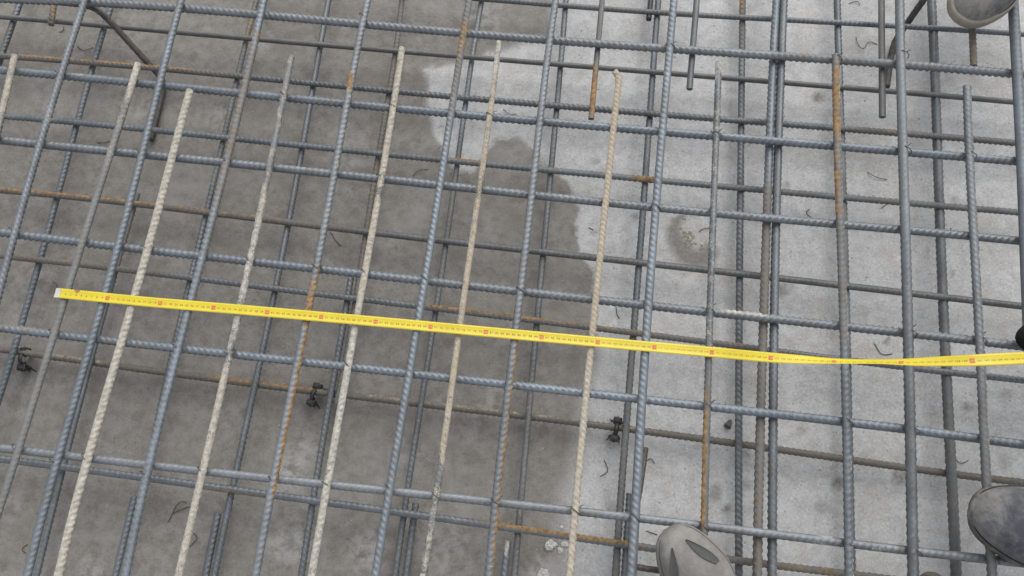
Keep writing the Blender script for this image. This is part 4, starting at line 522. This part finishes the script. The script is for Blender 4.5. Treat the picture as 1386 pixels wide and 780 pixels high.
LABELS = {
 'VU1': (G_VU, 'blue-grey ribbed bar crossing the top left corner, leftmost of the long upper bars'),
 'VU2': (G_VU, 'blue-grey upper bar left of the cream bar, a thinner bar tucked along its right side'),
 'VU3': (G_VU, 'upper bar with tan brown upper half between the cream bar and the speckled grey bar'),
 'VU4': (G_VU, 'upper bar with bright orange rust spot above the tape and orange right edge below'),
 'VU5': (G_VU, 'blue upper bar with tan rusty top between the white bar and the tan speckled bar'),
 'VU6': (G_VU, 'blue upper bar near the middle with thin orange edge below the tape'),
 'VU7': (G_VU, 'blue-grey upper bar right of the yellowish bar, passing left of the grey shoe'),
 'VU8': (G_VU, 'thickest dark grey upper bar, upright, just right of the rust streaked bar'),
 'VU9': (G_VU, 'thick blue-grey upper bar at the top right edge, beside the grey canvas shoe'),
 'VA1': (G_VA, 'short pale bar end in the upper left corner, leftmost of the added bars'),
 'VA2': (G_VA, 'smooth grey added bar with whitish tip, passing under the tape near its free end'),
 'VA3': (G_VA, 'cream white cement coated bar, the palest bar on the left side'),
 'VA4': (G_VA, 'grey bar mottled with whitish cement, between the tan brown bar and the orange spotted bar'),
 'VA5': (G_VA, 'white cement coated bar crossing the tape left of centre, brown thin bar beside its top'),
 'VA6': (G_VA, 'tan brown speckled bar near the centre, next pale bar left of the yellowish one'),
 'VA7': (G_VA, 'yellowish cream bar with a bent tip standing over the edge of the damp patch'),
 'VA8': (G_VA, 'grey added bar turning orange rusty towards the grey shoe'),
 'VA9': (G_VA, 'added bar with bright rust streak near its top and white blotches lower down'),
 'VA10': (G_VA, 'pale grey added bar running down under the dusty black boot'),
 'VL0': (G_VL, 'short stretch of lower bar in the very top left corner'),
 'VL1': (G_VL, 'blue-grey lower bar at the left, under the rusty cross bar, passing left of the tape'),
 'VL2': (G_VL, 'thin lower bar hugging the right side of the blue-grey bar left of the cream bar'),
 'VL3': (G_VL, 'thin lower bar half hidden along the left side of the tan brown topped bar'),
 'VL3b': (G_VE, 'dark cut bar end at the bottom left, close left of a long bar'),
 'VL4': (G_VL, 'ribbed grey lower bar between the mottled grey bar and the orange spotted bar'),
 'VL4b': (G_VE, 'bluish cut bar end at the bottom beside the speckled grey bar'),
 'VL5': (G_VL, 'thin brown lower bar peeping out left of the white coated bar'),
 'VL5b': (G_VE, 'long bluish lap bar starting above the tape, left of the white coated bar'),
 'VL6': (G_VL, 'smooth grey lower bar just right of the blue bar with the tan top'),
 'VL6b': (G_VE, 'cut bar end at the bottom of the damp area, paired with a grey lower bar'),
 'VL7': (G_VL, 'dusty grey lower bar right of the orange edged blue bar, in the damp patch'),
 'VL7b': (G_VE, 'bluish cut bar end with whitish tip at the bottom, left of the white concrete chips'),
 'VL8': (G_VL, 'grey lower bar passing right beside the black plastic spacer on the pale concrete'),
 'VL8b': (G_VE, 'bluish cut lap bar at the bottom, squeezed between two bars left of the grey shoe'),
 'VL9': (G_VL, 'dark grey lower bar over pale concrete, left neighbour of the close bar pair'),
 'VL10': (G_VL, 'lower bar almost hidden behind the rust streaked added bar'),
 'VL11': (G_VL, 'thick dark ribbed lower bar right of the thickest upright upper bar'),
 'VM1': (G_VM, 'brownish left bar of the close upright pair on the pale concrete'),
 'VM2': (G_VM, 'blue-grey right bar of the close upright pair on the pale concrete'),
 'S0': (G_S, 'short rusty bar end poking in at the top left'),
 'S1': (G_S, 'cut bar end with orange rusty tip left of the yellowish bar\'s bent tip'),
 'S2': (G_S, 'dark grey cut bar end hanging in at the top left of the close bar pair'),
 'S3': (G_S, 'dark grey cut bar end left of the thickest upright bar at the top'),
 'S4': (G_S, 'rusty brown bar end reaching out below the grey canvas shoe'),
 'HU0': (G_HU, 'thick blue-grey cross bar nearest the top edge, level with the bent chair bar\'s top'),
 'HU1': (G_HU, 'thick blue cross bar just below the pale bars\' tips, second from the top'),
 'HU2': (G_HU, 'thick blue cross bar third from the top, touching the dark splash on the pale concrete'),
 'HU3': (G_HU, 'thick cross bar above the tape with white cement smear beside the close bar pair'),
 'HU4': (G_HU, 'thick cross bar just below the tape, orange flecked at its left end'),
 'HU5': (G_HU, 'smooth blue-grey cross bar running above the toe of the grey shoe'),
 'HT': (G_HL, 'thin cross bar entering at the top edge and passing under the grey canvas shoe'),
 'HL0': (G_HL, 'thin smooth dark cross bar just below the thick top cross bar'),
 'HL1': (G_HL, 'cross bar in the upper left with an orange rusty top, behind the whitish tips'),
 'HL2': (G_HL, 'thin cross bar with two small orange rust patches near the middle'),
 'HL3': (G_HL, 'cross bar strongly orange rusted at the left edge'),
 'HL4': (G_HL, 'cross bar with orange rust right above the tape in the middle'),
 'HL5': (G_HL, 'lowest thin cross bar with rust along its top, passing under the grey shoe'),
 'HB': (G_HL, 'dirty brown cross bar nearest the concrete, carrying the black plastic spacers'),
}
bar_obj = {}
for i, key in enumerate(BARS):
    me, org = rebar_mesh(key, 100 + i)
    o = link('rebar', me, M_BAR, None, org)
    tag(o, LABELS[key][1], 'rebar', LABELS[key][0]); bar_obj[key] = o

# wire ties twisted round the crossings: part of the bar they hold
def tie_mesh(cx, cy, zc, ang, r1, seed):
    rng = random.Random(seed); cos, fs, base = [], [], 0
    for da in (rng.uniform(.75, 1.15),):
        a = ang + da; u = np.array([math.cos(a), math.sin(a), 0])
        pts = [np.array([cx, cy, zc]) + u * (r1 * 1.22 * math.cos(t)) + np.array([0, 0, 1.]) * ((r1 + .0006) * math.sin(t)) for t in np.linspace(-.35, math.pi + .35, 15)]
        co, f = tube(pts, .0008, 6)
        cos.append(co); fs += [q + base for q in f]; base += len(co)
    a = ang + rng.uniform(2.2, 3.2); u = np.array([math.cos(a), math.sin(a), 0]); e = np.array([cx, cy, zc - r1 * .3]) + u * r1 * 1.1
    co, f = tube([e, e + u * .004 + np.array([0, 0, .003]), e + u * .008 + np.array([.002, 0, .001])], .0008, 6)
    cos.append(co); fs += [q + base for q in f]
    return np.vstack(cos), fs
for i, (key, x, y) in enumerate(TIES):
    b = bar_obj[key]; dmm, z, xy = BARS[key]
    a = np.array(xy); j = np.argmin(np.hypot(a[:, 0] - x, a[:, 1] - y)); j = min(max(j, 1), len(a) - 2)
    ang = math.atan2(*(a[j + 1] - a[j - 1])[::-1])
    co, fs = tie_mesh(x, y, z - .0005, ang + math.pi / 4 - .7, dmm / 2000., 40 + i)
    link('tie_wire', mesh_np('tie_wire', co - np.array(b.location), fs), M_WIRE).parent = b

# black stub at the top edge
a, b = np.array(BLACK_STUB)
co, fs = tube(resample([a + (a - b) * 3, b], .004)[0], .0058, 10)
tag(link('steel_stub', mesh_np('steel_stub', co - b, fs), M_BLACK, None, b), 'short black bar end at the top edge right of the middle', 'rebar', G_S)

# bent chair bars that hold the two mats apart
chair_lab = ['dark bent bar slanting down from the thick top cross bar in the upper left', 'bent support bar partly behind the thickest upright bar at the top right', 'dark bent support bar beside and under the grey shoe\'s neighbouring upper bar']
for i, c in enumerate(CHAIRS):
    p = resample(smooth_path(c, 3), .004)[0]; o0 = p[len(p) // 2].copy()
    r = (.0066, .0068, .0052)[i]
    s = np.arange(len(p)); rad = r * (1 + .05 * np.sin(s * 1.9))
    co, fs = tube(p, r, 12, rad)
    o = link('bar_chair', mesh_np('bar_chair', co - o0, fs), M_CHAIR, None, o0)
    tag(o, chair_lab[i], 'bar chair', 'bent support bars between the mats')

# ------------------------------------------------------------------ tie wire offcuts on the slab
wire_lab = {
 'W1': 'zigzag wire offcut on pale concrete above the rust streaked bar\'s neighbour, top right',
 'W2': 'short curled wire at the top edge between the close pair and the hanging bar end',
 'W3': 'shallow curved wire on pale concrete left of the thickest bar, in the upper part',
 'W4': 'small angled wire right of the close bar pair, upper half',
 'W5': 'bent V shaped wire on the concrete just above the tape at the right',
 'W6': 'short wire beside the thick dark lower bar, left of the dusty boot',
 'W7': 'curved wire on pale concrete below the black spacer',
 'W8': 'straight short wire by the toe of the grey shoe',
 'W9': 'thin hooked wire below the thick cross bar left of the blue-grey bar, above the tape',
 'W10': 'small bent wire lying in the wet splash ring',
 'W11': 'tiny dark wire piece on pale concrete at the edge of the damp patch',
 'W12': 'looped wire on damp concrete at the lower left',
 'W12b': 'thin straight wire crossing the looped wire at the lower left',
 'W13': 'folded wire right beside the speckled grey bar at the bottom left',
 'W15': 'sagging curved wire on damp concrete near the top left, left of the slanting chair bar',
 'W16': 'small hooked wire under the short rusty bar end',
 'W17': 'curved wire on damp concrete right of the orange spotted bar, above the tape',
 'W19': 'nearly straight short wire left of the cream bar in the upper part',
 'W20': 'small curled wire at the bottom left corner',
 'W21': 'curved wire on damp concrete right of the white coated bar, upper half',
 'W22': 'hook shaped wire on the light patch right of the tan speckled bar\'s tip',
 'W23': 'short bent wire right of the bent support bar near the black spacer',
 'W24': 'thin wire curling out from under the free end of the tape',
 'W25': 'tiny wire piece left of the thickest upright bar, above the middle',
}
for i, (k, xy) in enumerate(WIRES.items()):
    rng = random.Random(i); n = len(xy)
    c = [(x, y, .0012 + (.004 * rng.random() if 0 < j < n - 1 else .0)) for j, (x, y) in enumerate(xy)]
    p = resample(smooth_path(c, 2), .0025)[0]; o0 = np.array([*p[len(p) // 2][:2], 0.])
    co, fs = tube(p, .00075, 6)
    tag(link('wire_offcut', mesh_np('wire_offcut', co - o0, fs), M_WIRE, None, o0), wire_lab[k], 'wire', 'tie wire offcuts on the concrete')

# ------------------------------------------------------------------ spacers, cap, chips, splash, grit
def bm_obj(name, bm, mat, parent=None, loc=None, smooth=False):
    me = bpy.data.meshes.new(name); bm.to_mesh(me); bm.free()
    if smooth: me.polygons.foreach_set('use_smooth', np.ones(len(me.polygons), bool))
    return link(name, me, mat, parent, loc)
def add_box(bm, c, s, rz=0., bev=0.):
    r = bmesh.ops.create_cube(bm, size=1.); vs = r['verts']
    for v in vs:
        x, y, z = v.co.x * s[0], v.co.y * s[1], v.co.z * s[2]
        v.co = Vector((c[0] + x * math.cos(rz) - y * math.sin(rz), c[1] + x * math.sin(rz) + y * math.cos(rz), c[2] + z))
    if bev:
        es = list({e for v in vs for e in v.link_edges})
        bmesh.ops.bevel(bm, geom=es, offset=bev, segments=2, affect='EDGES', profile=.5)
def spacer(loc, rz, label):
    """plastic clip spacer: a saddle over the bar, two cheeks and pointed feet on the slab"""
    t = empty('rebar_spacer', (loc[0], loc[1], 0), rz)
    tag(t, label, 'spacer', 'black plastic bar spacers')
    bm = bmesh.new()
    pts = [(0, .0105 * math.cos(a), .030 + .0095 * math.sin(a)) for a in np.linspace(-.9, math.pi + .9, 12)]
    co, fs = tube(pts, .0024, 6)
    me = mesh_np('clip', co * np.array([1, 1, 1.]), fs, False)
    # widen the clip along the bar
    for v in me.vertices: v.co.x *= 1.8
    c = link('clip', me, M_BLACK); c.parent = t
    for sy in (-1, 1):
        bm = bmesh.new()
        add_box(bm, (0, sy * .0165, .027), (.0165, .0125, .014), 0, .0018); add_box(bm, (0, sy * .0165, .0345), (.010, .007, .003), 0, .0008)
        add_box(bm, (0, sy * .0135, .014), (.005, .006, .024), 0, .001)
        add_box(bm, (.0085, sy * .0145, .021), (.006, .004, .005), 0, .0008)
        add_box(bm, (-.0085, sy * .0145, .021), (.006, .004, .005), 0, .0008)
        for dx in (-.007, 0, .007):
            r = bmesh.ops.create_cone(bm, cap_ends=True, segments=6, radius1=.0008, radius2=.0024, depth=.022)
            for v in r['verts']: v.co = Vector((v.co.x + dx + (v.co.z - .011) * -.25 * dx / .007, v.co.y + sy * (.0145 - (v.co.z - .011) * .25), v.co.z + .011))
        add_box(bm, (0, sy * .0215, .027), (.0035, .006, .003), 0, .0006)
        b = bm_obj('foot', bm, M_BLACK); b.parent = t
ang_b = math.radians(-6)
spacer(SPACERS[0], ang_b, 'black plastic spacer on the lowest cross bar over pale concrete, right of the yellowish bar')
spacer(SPACERS[1], ang_b + .25, 'black plastic spacer clipped to the lowest cross bar at the left edge')
spacer(SPACERS[2], ang_b - .1, 'black plastic spacer under the lowest cross bar left of the white coated bar')

a, b = np.array(CAP); b3 = np.array([*b, .0075]); a3 = np.array([*a, .003])
p = resample([a3, b3], .0015)[0]; n = len(p); co, fs = tube(p, .005, 10, np.interp(np.arange(n), [0, n * .25, n - 1], [.0012, .004, .0072]))
tag(link('plastic_cone', mesh_np('plastic_cone', co - b3, fs), M_CAPP, None, b3), 'small dark plastic cone lying on pale concrete left of the dark grey lower bar', 'plastic cone')

def rock(bm, c, r, rng, flat=.6, sub=2):
    q = bmesh.ops.create_icosphere(bm, subdivisions=sub, radius=1.)
    sx, sy, sz = r * rng.uniform(.8, 1.2), r * rng.uniform(.7, 1.1), r * flat; th = rng.uniform(0, 6.28); o = Vector((rng.uniform(0, 50), rng.uniform(0, 50), 3))
    for v in q['verts']:
        d = v.co.normalized(); k = .72 + .5 * mnoise.noise(d * 1.4 + o) + .22 * mnoise.noise(d * 4 + o)
        x, y, z = d.x * sx * k, d.y * sy * k, d.z * sz * k
        v.co = Vector((c[0] + x * math.cos(th) - y * math.sin(th), c[1] + x * math.sin(th) + y * math.cos(th), c[2] + max(z, -.25 * r)))
chip_lab = ['largest white concrete chip on the damp floor left of the yellowish bar\'s foot', 'small white chip just below and right of the largest chip', 'small white chip beside the yellowish bar, right of the largest chip', 'tiny white crumb above the white chips', 'flat white chip at the bottom edge below the largest chip']
for i, (x, y, r) in enumerate(CHIPS):
    bm = bmesh.new(); rock(bm, (0, 0, r * .15), r * 1.15, random.Random(60 + i), .45, 3)
    tag(bm_obj('concrete_chip', bm, M_CHIP, None, (x, y, 0)), chip_lab[i], 'concrete chip', 'white concrete chips on the floor')
bm = bmesh.new(); rng = random.Random(9); lx, ly = SPLASH_LUMPS[0]
for x, y in SPLASH_LUMPS:
    for _ in range(4): rock(bm, (x - lx + rng.gauss(0, .0022), y - ly + rng.gauss(0, .0022), .0), rng.uniform(.0026, .0052), rng, .38, 2)
tag(bm_obj('mortar_splash', bm, M_LUMP, None, (lx, ly, 0)), 'crust of gritty mortar lumps in the dark wet ring on the pale concrete', 'mortar')
bm = bmesh.new(); rng = random.Random(21)
for _ in range(900):
    x, y = rng.uniform(-1.3, 1.0), rng.uniform(-.15, 1.2)
    r = .0007 + .0011 * rng.random() ** 3
    q = bmesh.ops.create_icosphere(bm, subdivisions=1, radius=r); th = rng.uniform(.5, 1.)
    for v in q['verts']: v.co = Vector((x + v.co.x * rng.uniform(.7, 1.4), y + v.co.y * rng.uniform(.7, 1.3), max(v.co.z * th, -.0002) + r * .2))
g = bm_obj('grit', bm, M_GRIT); tag(g, 'fine sand grains and crumbs strewn over the concrete floor', 'grit', None, 'stuff')

# ------------------------------------------------------------------ the measuring tape
TW = .0186
def build_tape():
    T = np.array(TAPE); c0 = T[:, :3]
    d = np.r_[0, np.cumsum(np.linalg.norm(np.diff(c0, axis=0), axis=1))]
    # smooth curve through the stations
    t = np.linspace(0, d[-1], 700)
    from numpy import interp
    def sm(v):
        y = interp(t, d, v); k = 41; ker = np.hanning(k); ker /= ker.sum()
        yy = np.convolve(np.pad(y, k // 2, mode='reflect', reflect_type='odd'), ker, 'valid'); return yy
    P_ = np.stack([sm(c0[:, i]) for i in range(3)], 1); roll = np.radians(sm(T[:, 3]))
    s = np.r_[0, np.cumsum(np.linalg.norm(np.diff(P_, axis=0), axis=1))]
    tt = np.gradient(P_, axis=0); tt /= np.linalg.norm(tt, axis=1)[:, None]
    side = np.cross([0, 0, 1.], tt); side /= np.linalg.norm(side, axis=1)[:, None]      # towards the far edge
    up = np.cross(tt, side)
    sd2 = side * np.cos(roll)[:, None] - up * np.sin(roll)[:, None]
    up2 = up * np.cos(roll)[:, None] + side * np.sin(roll)[:, None]
    def at(sv, wv, hv=0.):
        """point of the blade: sv metres along, wv across (-.5..+.5 of width), hv above the face"""
        sv = np.asarray(sv, float); wv = np.asarray(wv, float)
        f = lambda A: np.stack([np.interp(sv, s, A[:, i]) for i in range(3)], -1)
        cup = .0011 * (2 * wv) ** 2
        return f(P_) + f(sd2) * (wv * TW)[..., None] + f(up2) * (cup + hv)[..., None]
    o0 = P_[0].copy()
    root = empty('tape_measure', tuple(o0))
    tag(root, 'yellow measuring tape stretched across the bars with red ten centimetre marks', 'tape measure')
    L = s[-1]; S = np.arange(0, L, .004); Wd = np.linspace(-.5, .5, 7); n, m = len(S), 7
    S2, W2 = np.meshgrid(S, Wd, indexing='ij')
    W2 = W2 * np.interp(S2, [0, .003], [.93, 1.])
    top = at(S2, W2); bot = at(S2, W2, -.0004)
    i = np.arange(n - 1)[:, None] * m; j = np.arange(m - 1)[None, :]
    q = np.stack([i + j, i + m + j, i + m + j + 1, i + j + 1], -1).reshape(-1, 4)
    co = np.vstack([top.reshape(-1, 3), bot.reshape(-1, 3)]); N = n * m
    fs = [q, q[:, ::-1] + N]; e = np.arange(n - 1)
    fs.append(np.stack([e * m, e * m + N, (e + 1) * m + N, (e + 1) * m], 1)); fs.append(np.stack([e * m + m - 1, (e + 1) * m + m - 1, (e + 1) * m + m - 1 + N, e * m + m - 1 + N], 1))
    e = np.arange(m - 1); fs.append(np.stack([e, e + 1, e + 1 + N, e + N], 1)); b = (n - 1) * m; fs.append(np.stack([b + e, b + e + N, b + e + 1 + N, b + e + 1], 1))
    def part(name, co, fs, mat, smooth=True): 
        o = link(name, mesh_np(name, co - o0, fs, smooth), mat); o.parent = root; return o
    part('blade', co, fs, M_YEL)
    def quads(rects, hv, name, mat):
        cs, f = [], []
        for (s0, s1, w0, w1) in rects:
            nb = len(cs); ns_ = 4
            for k in range(ns_):
                a = s0 + (s1 - s0) * k / (ns_ - 1)
                cs += [(a, w0), (a, (w0 + w1) / 2), (a, w1)]
            for k in range(ns_ - 1):
                for h in (0, 1): f.append((nb + k * 3 + h, nb + (k + 1) * 3 + h, nb + (k + 1) * 3 + h + 1, nb + k * 3 + h + 1))
        cs = np.array(cs); return part(name, at(cs[:, 0], cs[:, 1], hv), np.array(f), mat)
    # zero is where the whitish end begins; centimetre k is printed at k cm
    cm = lambda k: .0005 + S10(k)
    kk = np.array([0, 10, 20, 30, 40, 50, 60, 70, 80, 90, 100, 110, 120, 130, 140, 150, 160, 175.])
    stn = []
    def S10(k): return k / 100.
    last = int((L - .01) * 100)
    marks = {k: quads([(cm(k) - .0038, cm(k) + .0038, -.22, .18)], .00025, 'ten_mark', M_RED) for k in range(10, last, 10)}
    ticks = [(cm(k) - .00022, cm(k) + .00022, .43, .49) for k in range(1, last)] + [(cm(k) - .00022, cm(k) + .00022, -.49, -.44) for k in range(1, last)]
    ticks += [(cm(k + .5) - .00016, cm(k + .5) + .00016, .44, .49) for k in range(1, last)]
    quads(ticks, .00025, 'graduation', M_INK)['kind'] = 'stuff'
    # digits
    glyph = {}
    for ch in '0123456789':
        cu = bpy.data.curves.new('g', 'FONT'); cu.body = ch; cu.size = 1.; cu.offset = .008; ob = bpy.data.objects.new('g', cu)
        C.objects.link(ob); bpy.context.view_layer.update()
        me = bpy.data.meshes.new_from_object(ob.evaluated_get(bpy.context.evaluated_depsgraph_get()))
        v = np.array([q.co[:2] for q in me.vertices]); me.calc_loop_triangles()
        glyph[ch] = (v, np.array([t_.vertices[:] for t_ in me.loop_triangles]), v[:, 0].max() - v[:, 0].min(), v[:, 0].min())
        bpy.data.objects.remove(ob); bpy.data.curves.remove(cu); bpy.data.meshes.remove(me)
    def text_mesh(items, size, hv, name, mat):
        cs, f, nb = [], [], 0
        for sx, wy, txt in items:
            adv = .62 * size; x0 = sx - adv * len(txt) / 2
            for ch in txt:
                v, tr, wdt, mn = glyph[ch]
                x = x0 + (v[:, 0] - mn) * size * .95 + (adv - wdt * size * .95) / 2; y = wy + (v[:, 1] - .36) * size / TW
                cs.append(np.stack([x, y], 1)); f.append(tr + nb); nb += len(v); x0 += adv
        cs = np.vstack(cs); return part(name, at(cs[:, 0], cs[:, 1], hv), np.vstack(f), mat)
    text_mesh([(cm(k), -.02, str(k)) for k in range(1, last) if k % 10 and k < 100], .0052, .00025, 'printed_number', M_INK)['kind'] = 'stuff'
    text_mesh([(cm(k), -.02, str(k)) for k in range(101, last) if k % 10], .0044, .00025, 'printed_number', M_INK)['kind'] = 'stuff'
    for k in range(10, last, 10):
        o = text_mesh([(cm(k), -.02, str(k))], .0046, .0005, 'ten_number', M_PALE); o.parent = marks[k]
    quads([(.0004, .0105, -.44, .44)], .00022, 'worn_end', M_WORN)
    quads([(.036, .0385, .34, .50), (.0385, .043, .20, .50), (.043, .046, .36, .50)], .00045, 'rusty_scuff', M_SCUFF)
    # the case at the far end, outside the picture
    e = P_[-1]; bm = bmesh.new(); add_box(bm, (0, 0, 0), (.075, .036, .07), 0, .012)
    o = bm_obj('tape_case', bm, M_CASE, None, tuple(np.array([e[0] + .034, e[1], e[2] + .022]) - o0), True); o.parent = root
build_tape()

# ------------------------------------------------------------------ shoes of the people standing on the mat
def shoe(name, tip, ang, L, W, Ht, zs, upper_mat, sole_mat, label, sole_lip=.004, sole_h=.022, sharp=2.2, toe_spring=0., crease=0., lean=0.):
    """loft along the foot; x runs from heel (-L) to toe tip (0), built at its own origin"""
    root = empty(name, (tip[0], tip[1], zs), math.radians(ang)); tag(root, label, 'shoe', 'shoes of the workers standing on the bars')
    def half(u):               # plan half width, u = 0 toe .. 1 heel
        a = (1 - (1 - min(u / .32, 1.)) ** sharp) ** (1 / sharp)
        ball = 1 - .16 * max(0, (u - .32) / .68) ** 1.2 + .10 * math.exp(-((u - .30) / .12) ** 2) - .12 * math.exp(-((u - .60) / .14) ** 2)
        hl = (1 - max(0, (u - .86) / .14) ** 2.4) ** .5 if u > .86 else 1.
        return W / 2 * a * ball / 1.1 * max(hl, .02)
    def skew(u): return lean * (max(0., .5 - u) ** 2) * L         # toes curve towards the big toe
    def top(u):
        return Ht * ((1 - (1 - min(u / .20, 1.)) ** 2.3) ** .5 * .72 + .28 * min(1, max(0, (u - .12) / .42)) ** 1.3 * 1.9)
    us = np.concatenate([np.linspace(0.002, .3, 22) ** 1.0, np.linspace(.32, 1, 22)])
    # upper
    nv = 21; co = []
    for u in us:
        h_ = half(u); tp = max(top(u), .004)
        for k in range(nv):
            a = math.pi * k / (nv - 1); ca, sa = math.cos(a), math.sin(a)
            crs = 1 - crease * math.exp(-((u - .135 - .02 * math.cos(a * 2)) / .014) ** 2) * sa + crease * .6 * math.exp(-((u - .165) / .012) ** 2) * sa
            y = h_ * (abs(ca) ** .72) * (1 if ca >= 0 else -1); z = sole_h * .6 + tp * crs * (max(sa, 0) ** .80)
            co.append((-u * L, y + skew(u), z + toe_spring * max(0, .25 - u) ** 2 * L * 4))
    n = len(us); i = np.arange(n - 1)[:, None] * nv; j = np.arange(nv - 1)[None, :]
    q = np.stack([i + j, i + j + 1, i + nv + j + 1, i + nv + j], -1).reshape(-1, 4)
    me = mesh_np('upper', np.array(co), q, True); o = link('upper', me, upper_mat); o.parent = root
    # dust worn in over the toe and along the welt
    at_ = me.attributes.new('dust', 'FLOAT', 'POINT')
    at_.data.foreach_set('value', np.array([max(0, 1 - u / .16) + .75 * max(0, 1 - math.sin(math.pi * k / (nv - 1)) * 1.6) for u in us for k in range(nv)], np.float32))
    # sole: outline extruded, rounded edge
    prof = [(-.0035, 0.), (0., .003), (0., sole_h - .004), (-.002, sole_h), (-.010, sole_h + .001)]
    out = []
    for sgn in (1, -1):
        seq = us if sgn == 1 else us[::-1]
        for u in seq: out.append((u, sgn))
    co, m = [], len(prof)
    P2 = np.array([(-u * L, sgn * half(u) + skew(u)) for u, sgn in out]); tng = np.roll(P2, -1, 0) - np.roll(P2, 1, 0)
    nr = np.stack([tng[:, 1], -tng[:, 0]], 1); nr /= np.linalg.norm(nr, axis=1)[:, None] + 1e-9
    cen = P2.mean(0); sg = np.sign(((P2 - cen) * nr).sum(1).sum()); nr *= sg
    for (x, y), nn, (u, sgn) in zip(P2, nr, out):
        for dx, z in prof: co.append((x + nn[0] * (sole_lip + dx), y + nn[1] * (sole_lip + dx), z + toe_spring * max(0, .25 - u) ** 2 * L * 4))
    N = len(out); i = np.arange(N)[:, None]; j = np.arange(m - 1)[None, :]; i2 = (i + 1) % N
    q = np.stack([i * m + j, i2 * m + j, i2 * m + j + 1, i * m + j + 1], -1).reshape(-1, 4)
    cb = len(co); co += [(cen[0], cen[1], 0.)]
    r = np.arange(N); tri = np.stack([np.full(N, cb), ((r + 1) % N) * m, r * m], 1)
    so_ = link('sole', mesh_np('sole', np.array(co), [q, tri], True), sole_mat); so_.parent = root
    # ankle collar and trouser leg, behind the edge of the picture
    pts = [(-L * .70, 0, sole_h + top(.6) * .75), (-L * .76, 0, sole_h + top(.7) + .03), (-L * .84, 0, .22), (-L * .95, 0, .36)]
    c, f = tube(resample(smooth_path(pts, 2), .02)[0], .05, 18); k = len(c)
    t_ = link('trouser_leg', mesh_np('trouser_leg', c, f), M_TROUSER); t_.parent = root
    return root, half, top, skew

def seam(info, L, sole_h, v0, umax, r, mat, name='seam', lift=.0004):
    """stitched line round the toe, a constant way up the upper"""
    root, half, top, skew = info; P_ = []
    def pt(u, v):
        ca, sa = math.cos(v), math.sin(v); h_ = half(u)
        return (-u * L, h_ * (abs(ca) ** .72) * (1 if ca >= 0 else -1) + skew(u), sole_h * .6 + max(top(u), .004) * (max(sa, 0) ** .80) + lift)
    us = np.linspace(umax, .004, 34)
    P_ = [pt(u, v0) for u in us]; P_ += [pt(u, math.pi - v0) for u in us[::-1]]
    co, fs = tube(np.array(P_), r, 6)
    o = link(name, mesh_np(name, co, fs), mat); o.parent = root
S = SHOES
ZT = .152
ra = shoe('work_shoe', S['A'][:2], S['A'][2], .285, .108, .052, ZT, M_SOLE_G, M_SOLE_G, 'grey rubber shoe toe with two dark slanted vents at the bottom edge', .0035, .016, 2.3)
def vent(root, half, top, skew, L, sole_h, u0, u1, v0, v1, wmax):
    """sunken dark opening following the upper, between (u0, v0) and (u1, v1); v is the angle across the upper in 0..pi"""
    co, fs = [], []; n = 16; m = 5
    for a in range(n):
        t = a / (n - 1); u = u0 + (u1 - u0) * t; v = v0 + (v1 - v0) * t
        wv = wmax * (math.sin(math.pi * min(1, t * .88 + .06)) ** .7) * (.35 + .65 * t)
        for b in range(m):
            vv = v + wv * (b / (m - 1) - .5) * 2; ca, sa = math.cos(vv), math.sin(vv)
            h_ = half(u) * 1.004; y = h_ * (abs(ca) ** .72) * (1 if ca >= 0 else -1); z = sole_h * .6 + max(top(u), .004) * (max(sa, 0) ** .80)
            dep = -.0012 if 0 < b < m - 1 else .0009
            co.append((-u * L, y + skew(u), z + .0016 + dep))
    for a in range(n - 1):
        for b in range(m - 1): fs.append((a * m + b, a * m + b + 1, (a + 1) * m + b + 1, (a + 1) * m + b))
    o = link('vent', mesh_np('vent', np.array(co), np.array(fs)), M_VENT); o.parent = root
vent(ra[0], ra[1], ra[2], ra[3], .285, .016, .085, .27, 1.72, 2.12, .27)
vent(ra[0], ra[1], ra[2], ra[3], .285, .016, .085, .27, 1.22, .70, .30)
seam(ra, .285, .016, .20, .6, .0011, M_VENT)
rb = shoe('rubber_boot', S['B'][:2], S['B'][2], .30, .125, .060, ZT + .004, M_BOOT, M_BOOTCAP, 'dusty dark blue-black boot with scuffed grey toe at the lower right edge', .002, .018, 2.4, 0., .10)
seam(rb, .30, .018, .16, .6, .0012, M_FUZZ)
rc = shoe('canvas_shoe', S['C'][:2], S['C'][2], .29, .112, .048, ZT, M_CANVAS, M_FOXING, 'mottled grey shoe with beige rubber rim at the top right corner', .0050, .020, 2.2)
seam(rc, .29, .020, .12, .6, .0016, M_FUZZ)
shoe('suede_shoe', S['D'][:2], S['D'][2], .29, .085, .055, ZT, M_FUZZ, M_FUZZ, 'black shoe tip at the right edge just above the tape', .001, .015, 2.0)
shoe('leather_shoe', S['E'][:2], S['E'][2], .28, .09, .05, ZT, M_BROWN, M_BROWN, 'dark brown shoe tip barely showing at the bottom edge right of the thickest bar', .001, .015, 2.0)
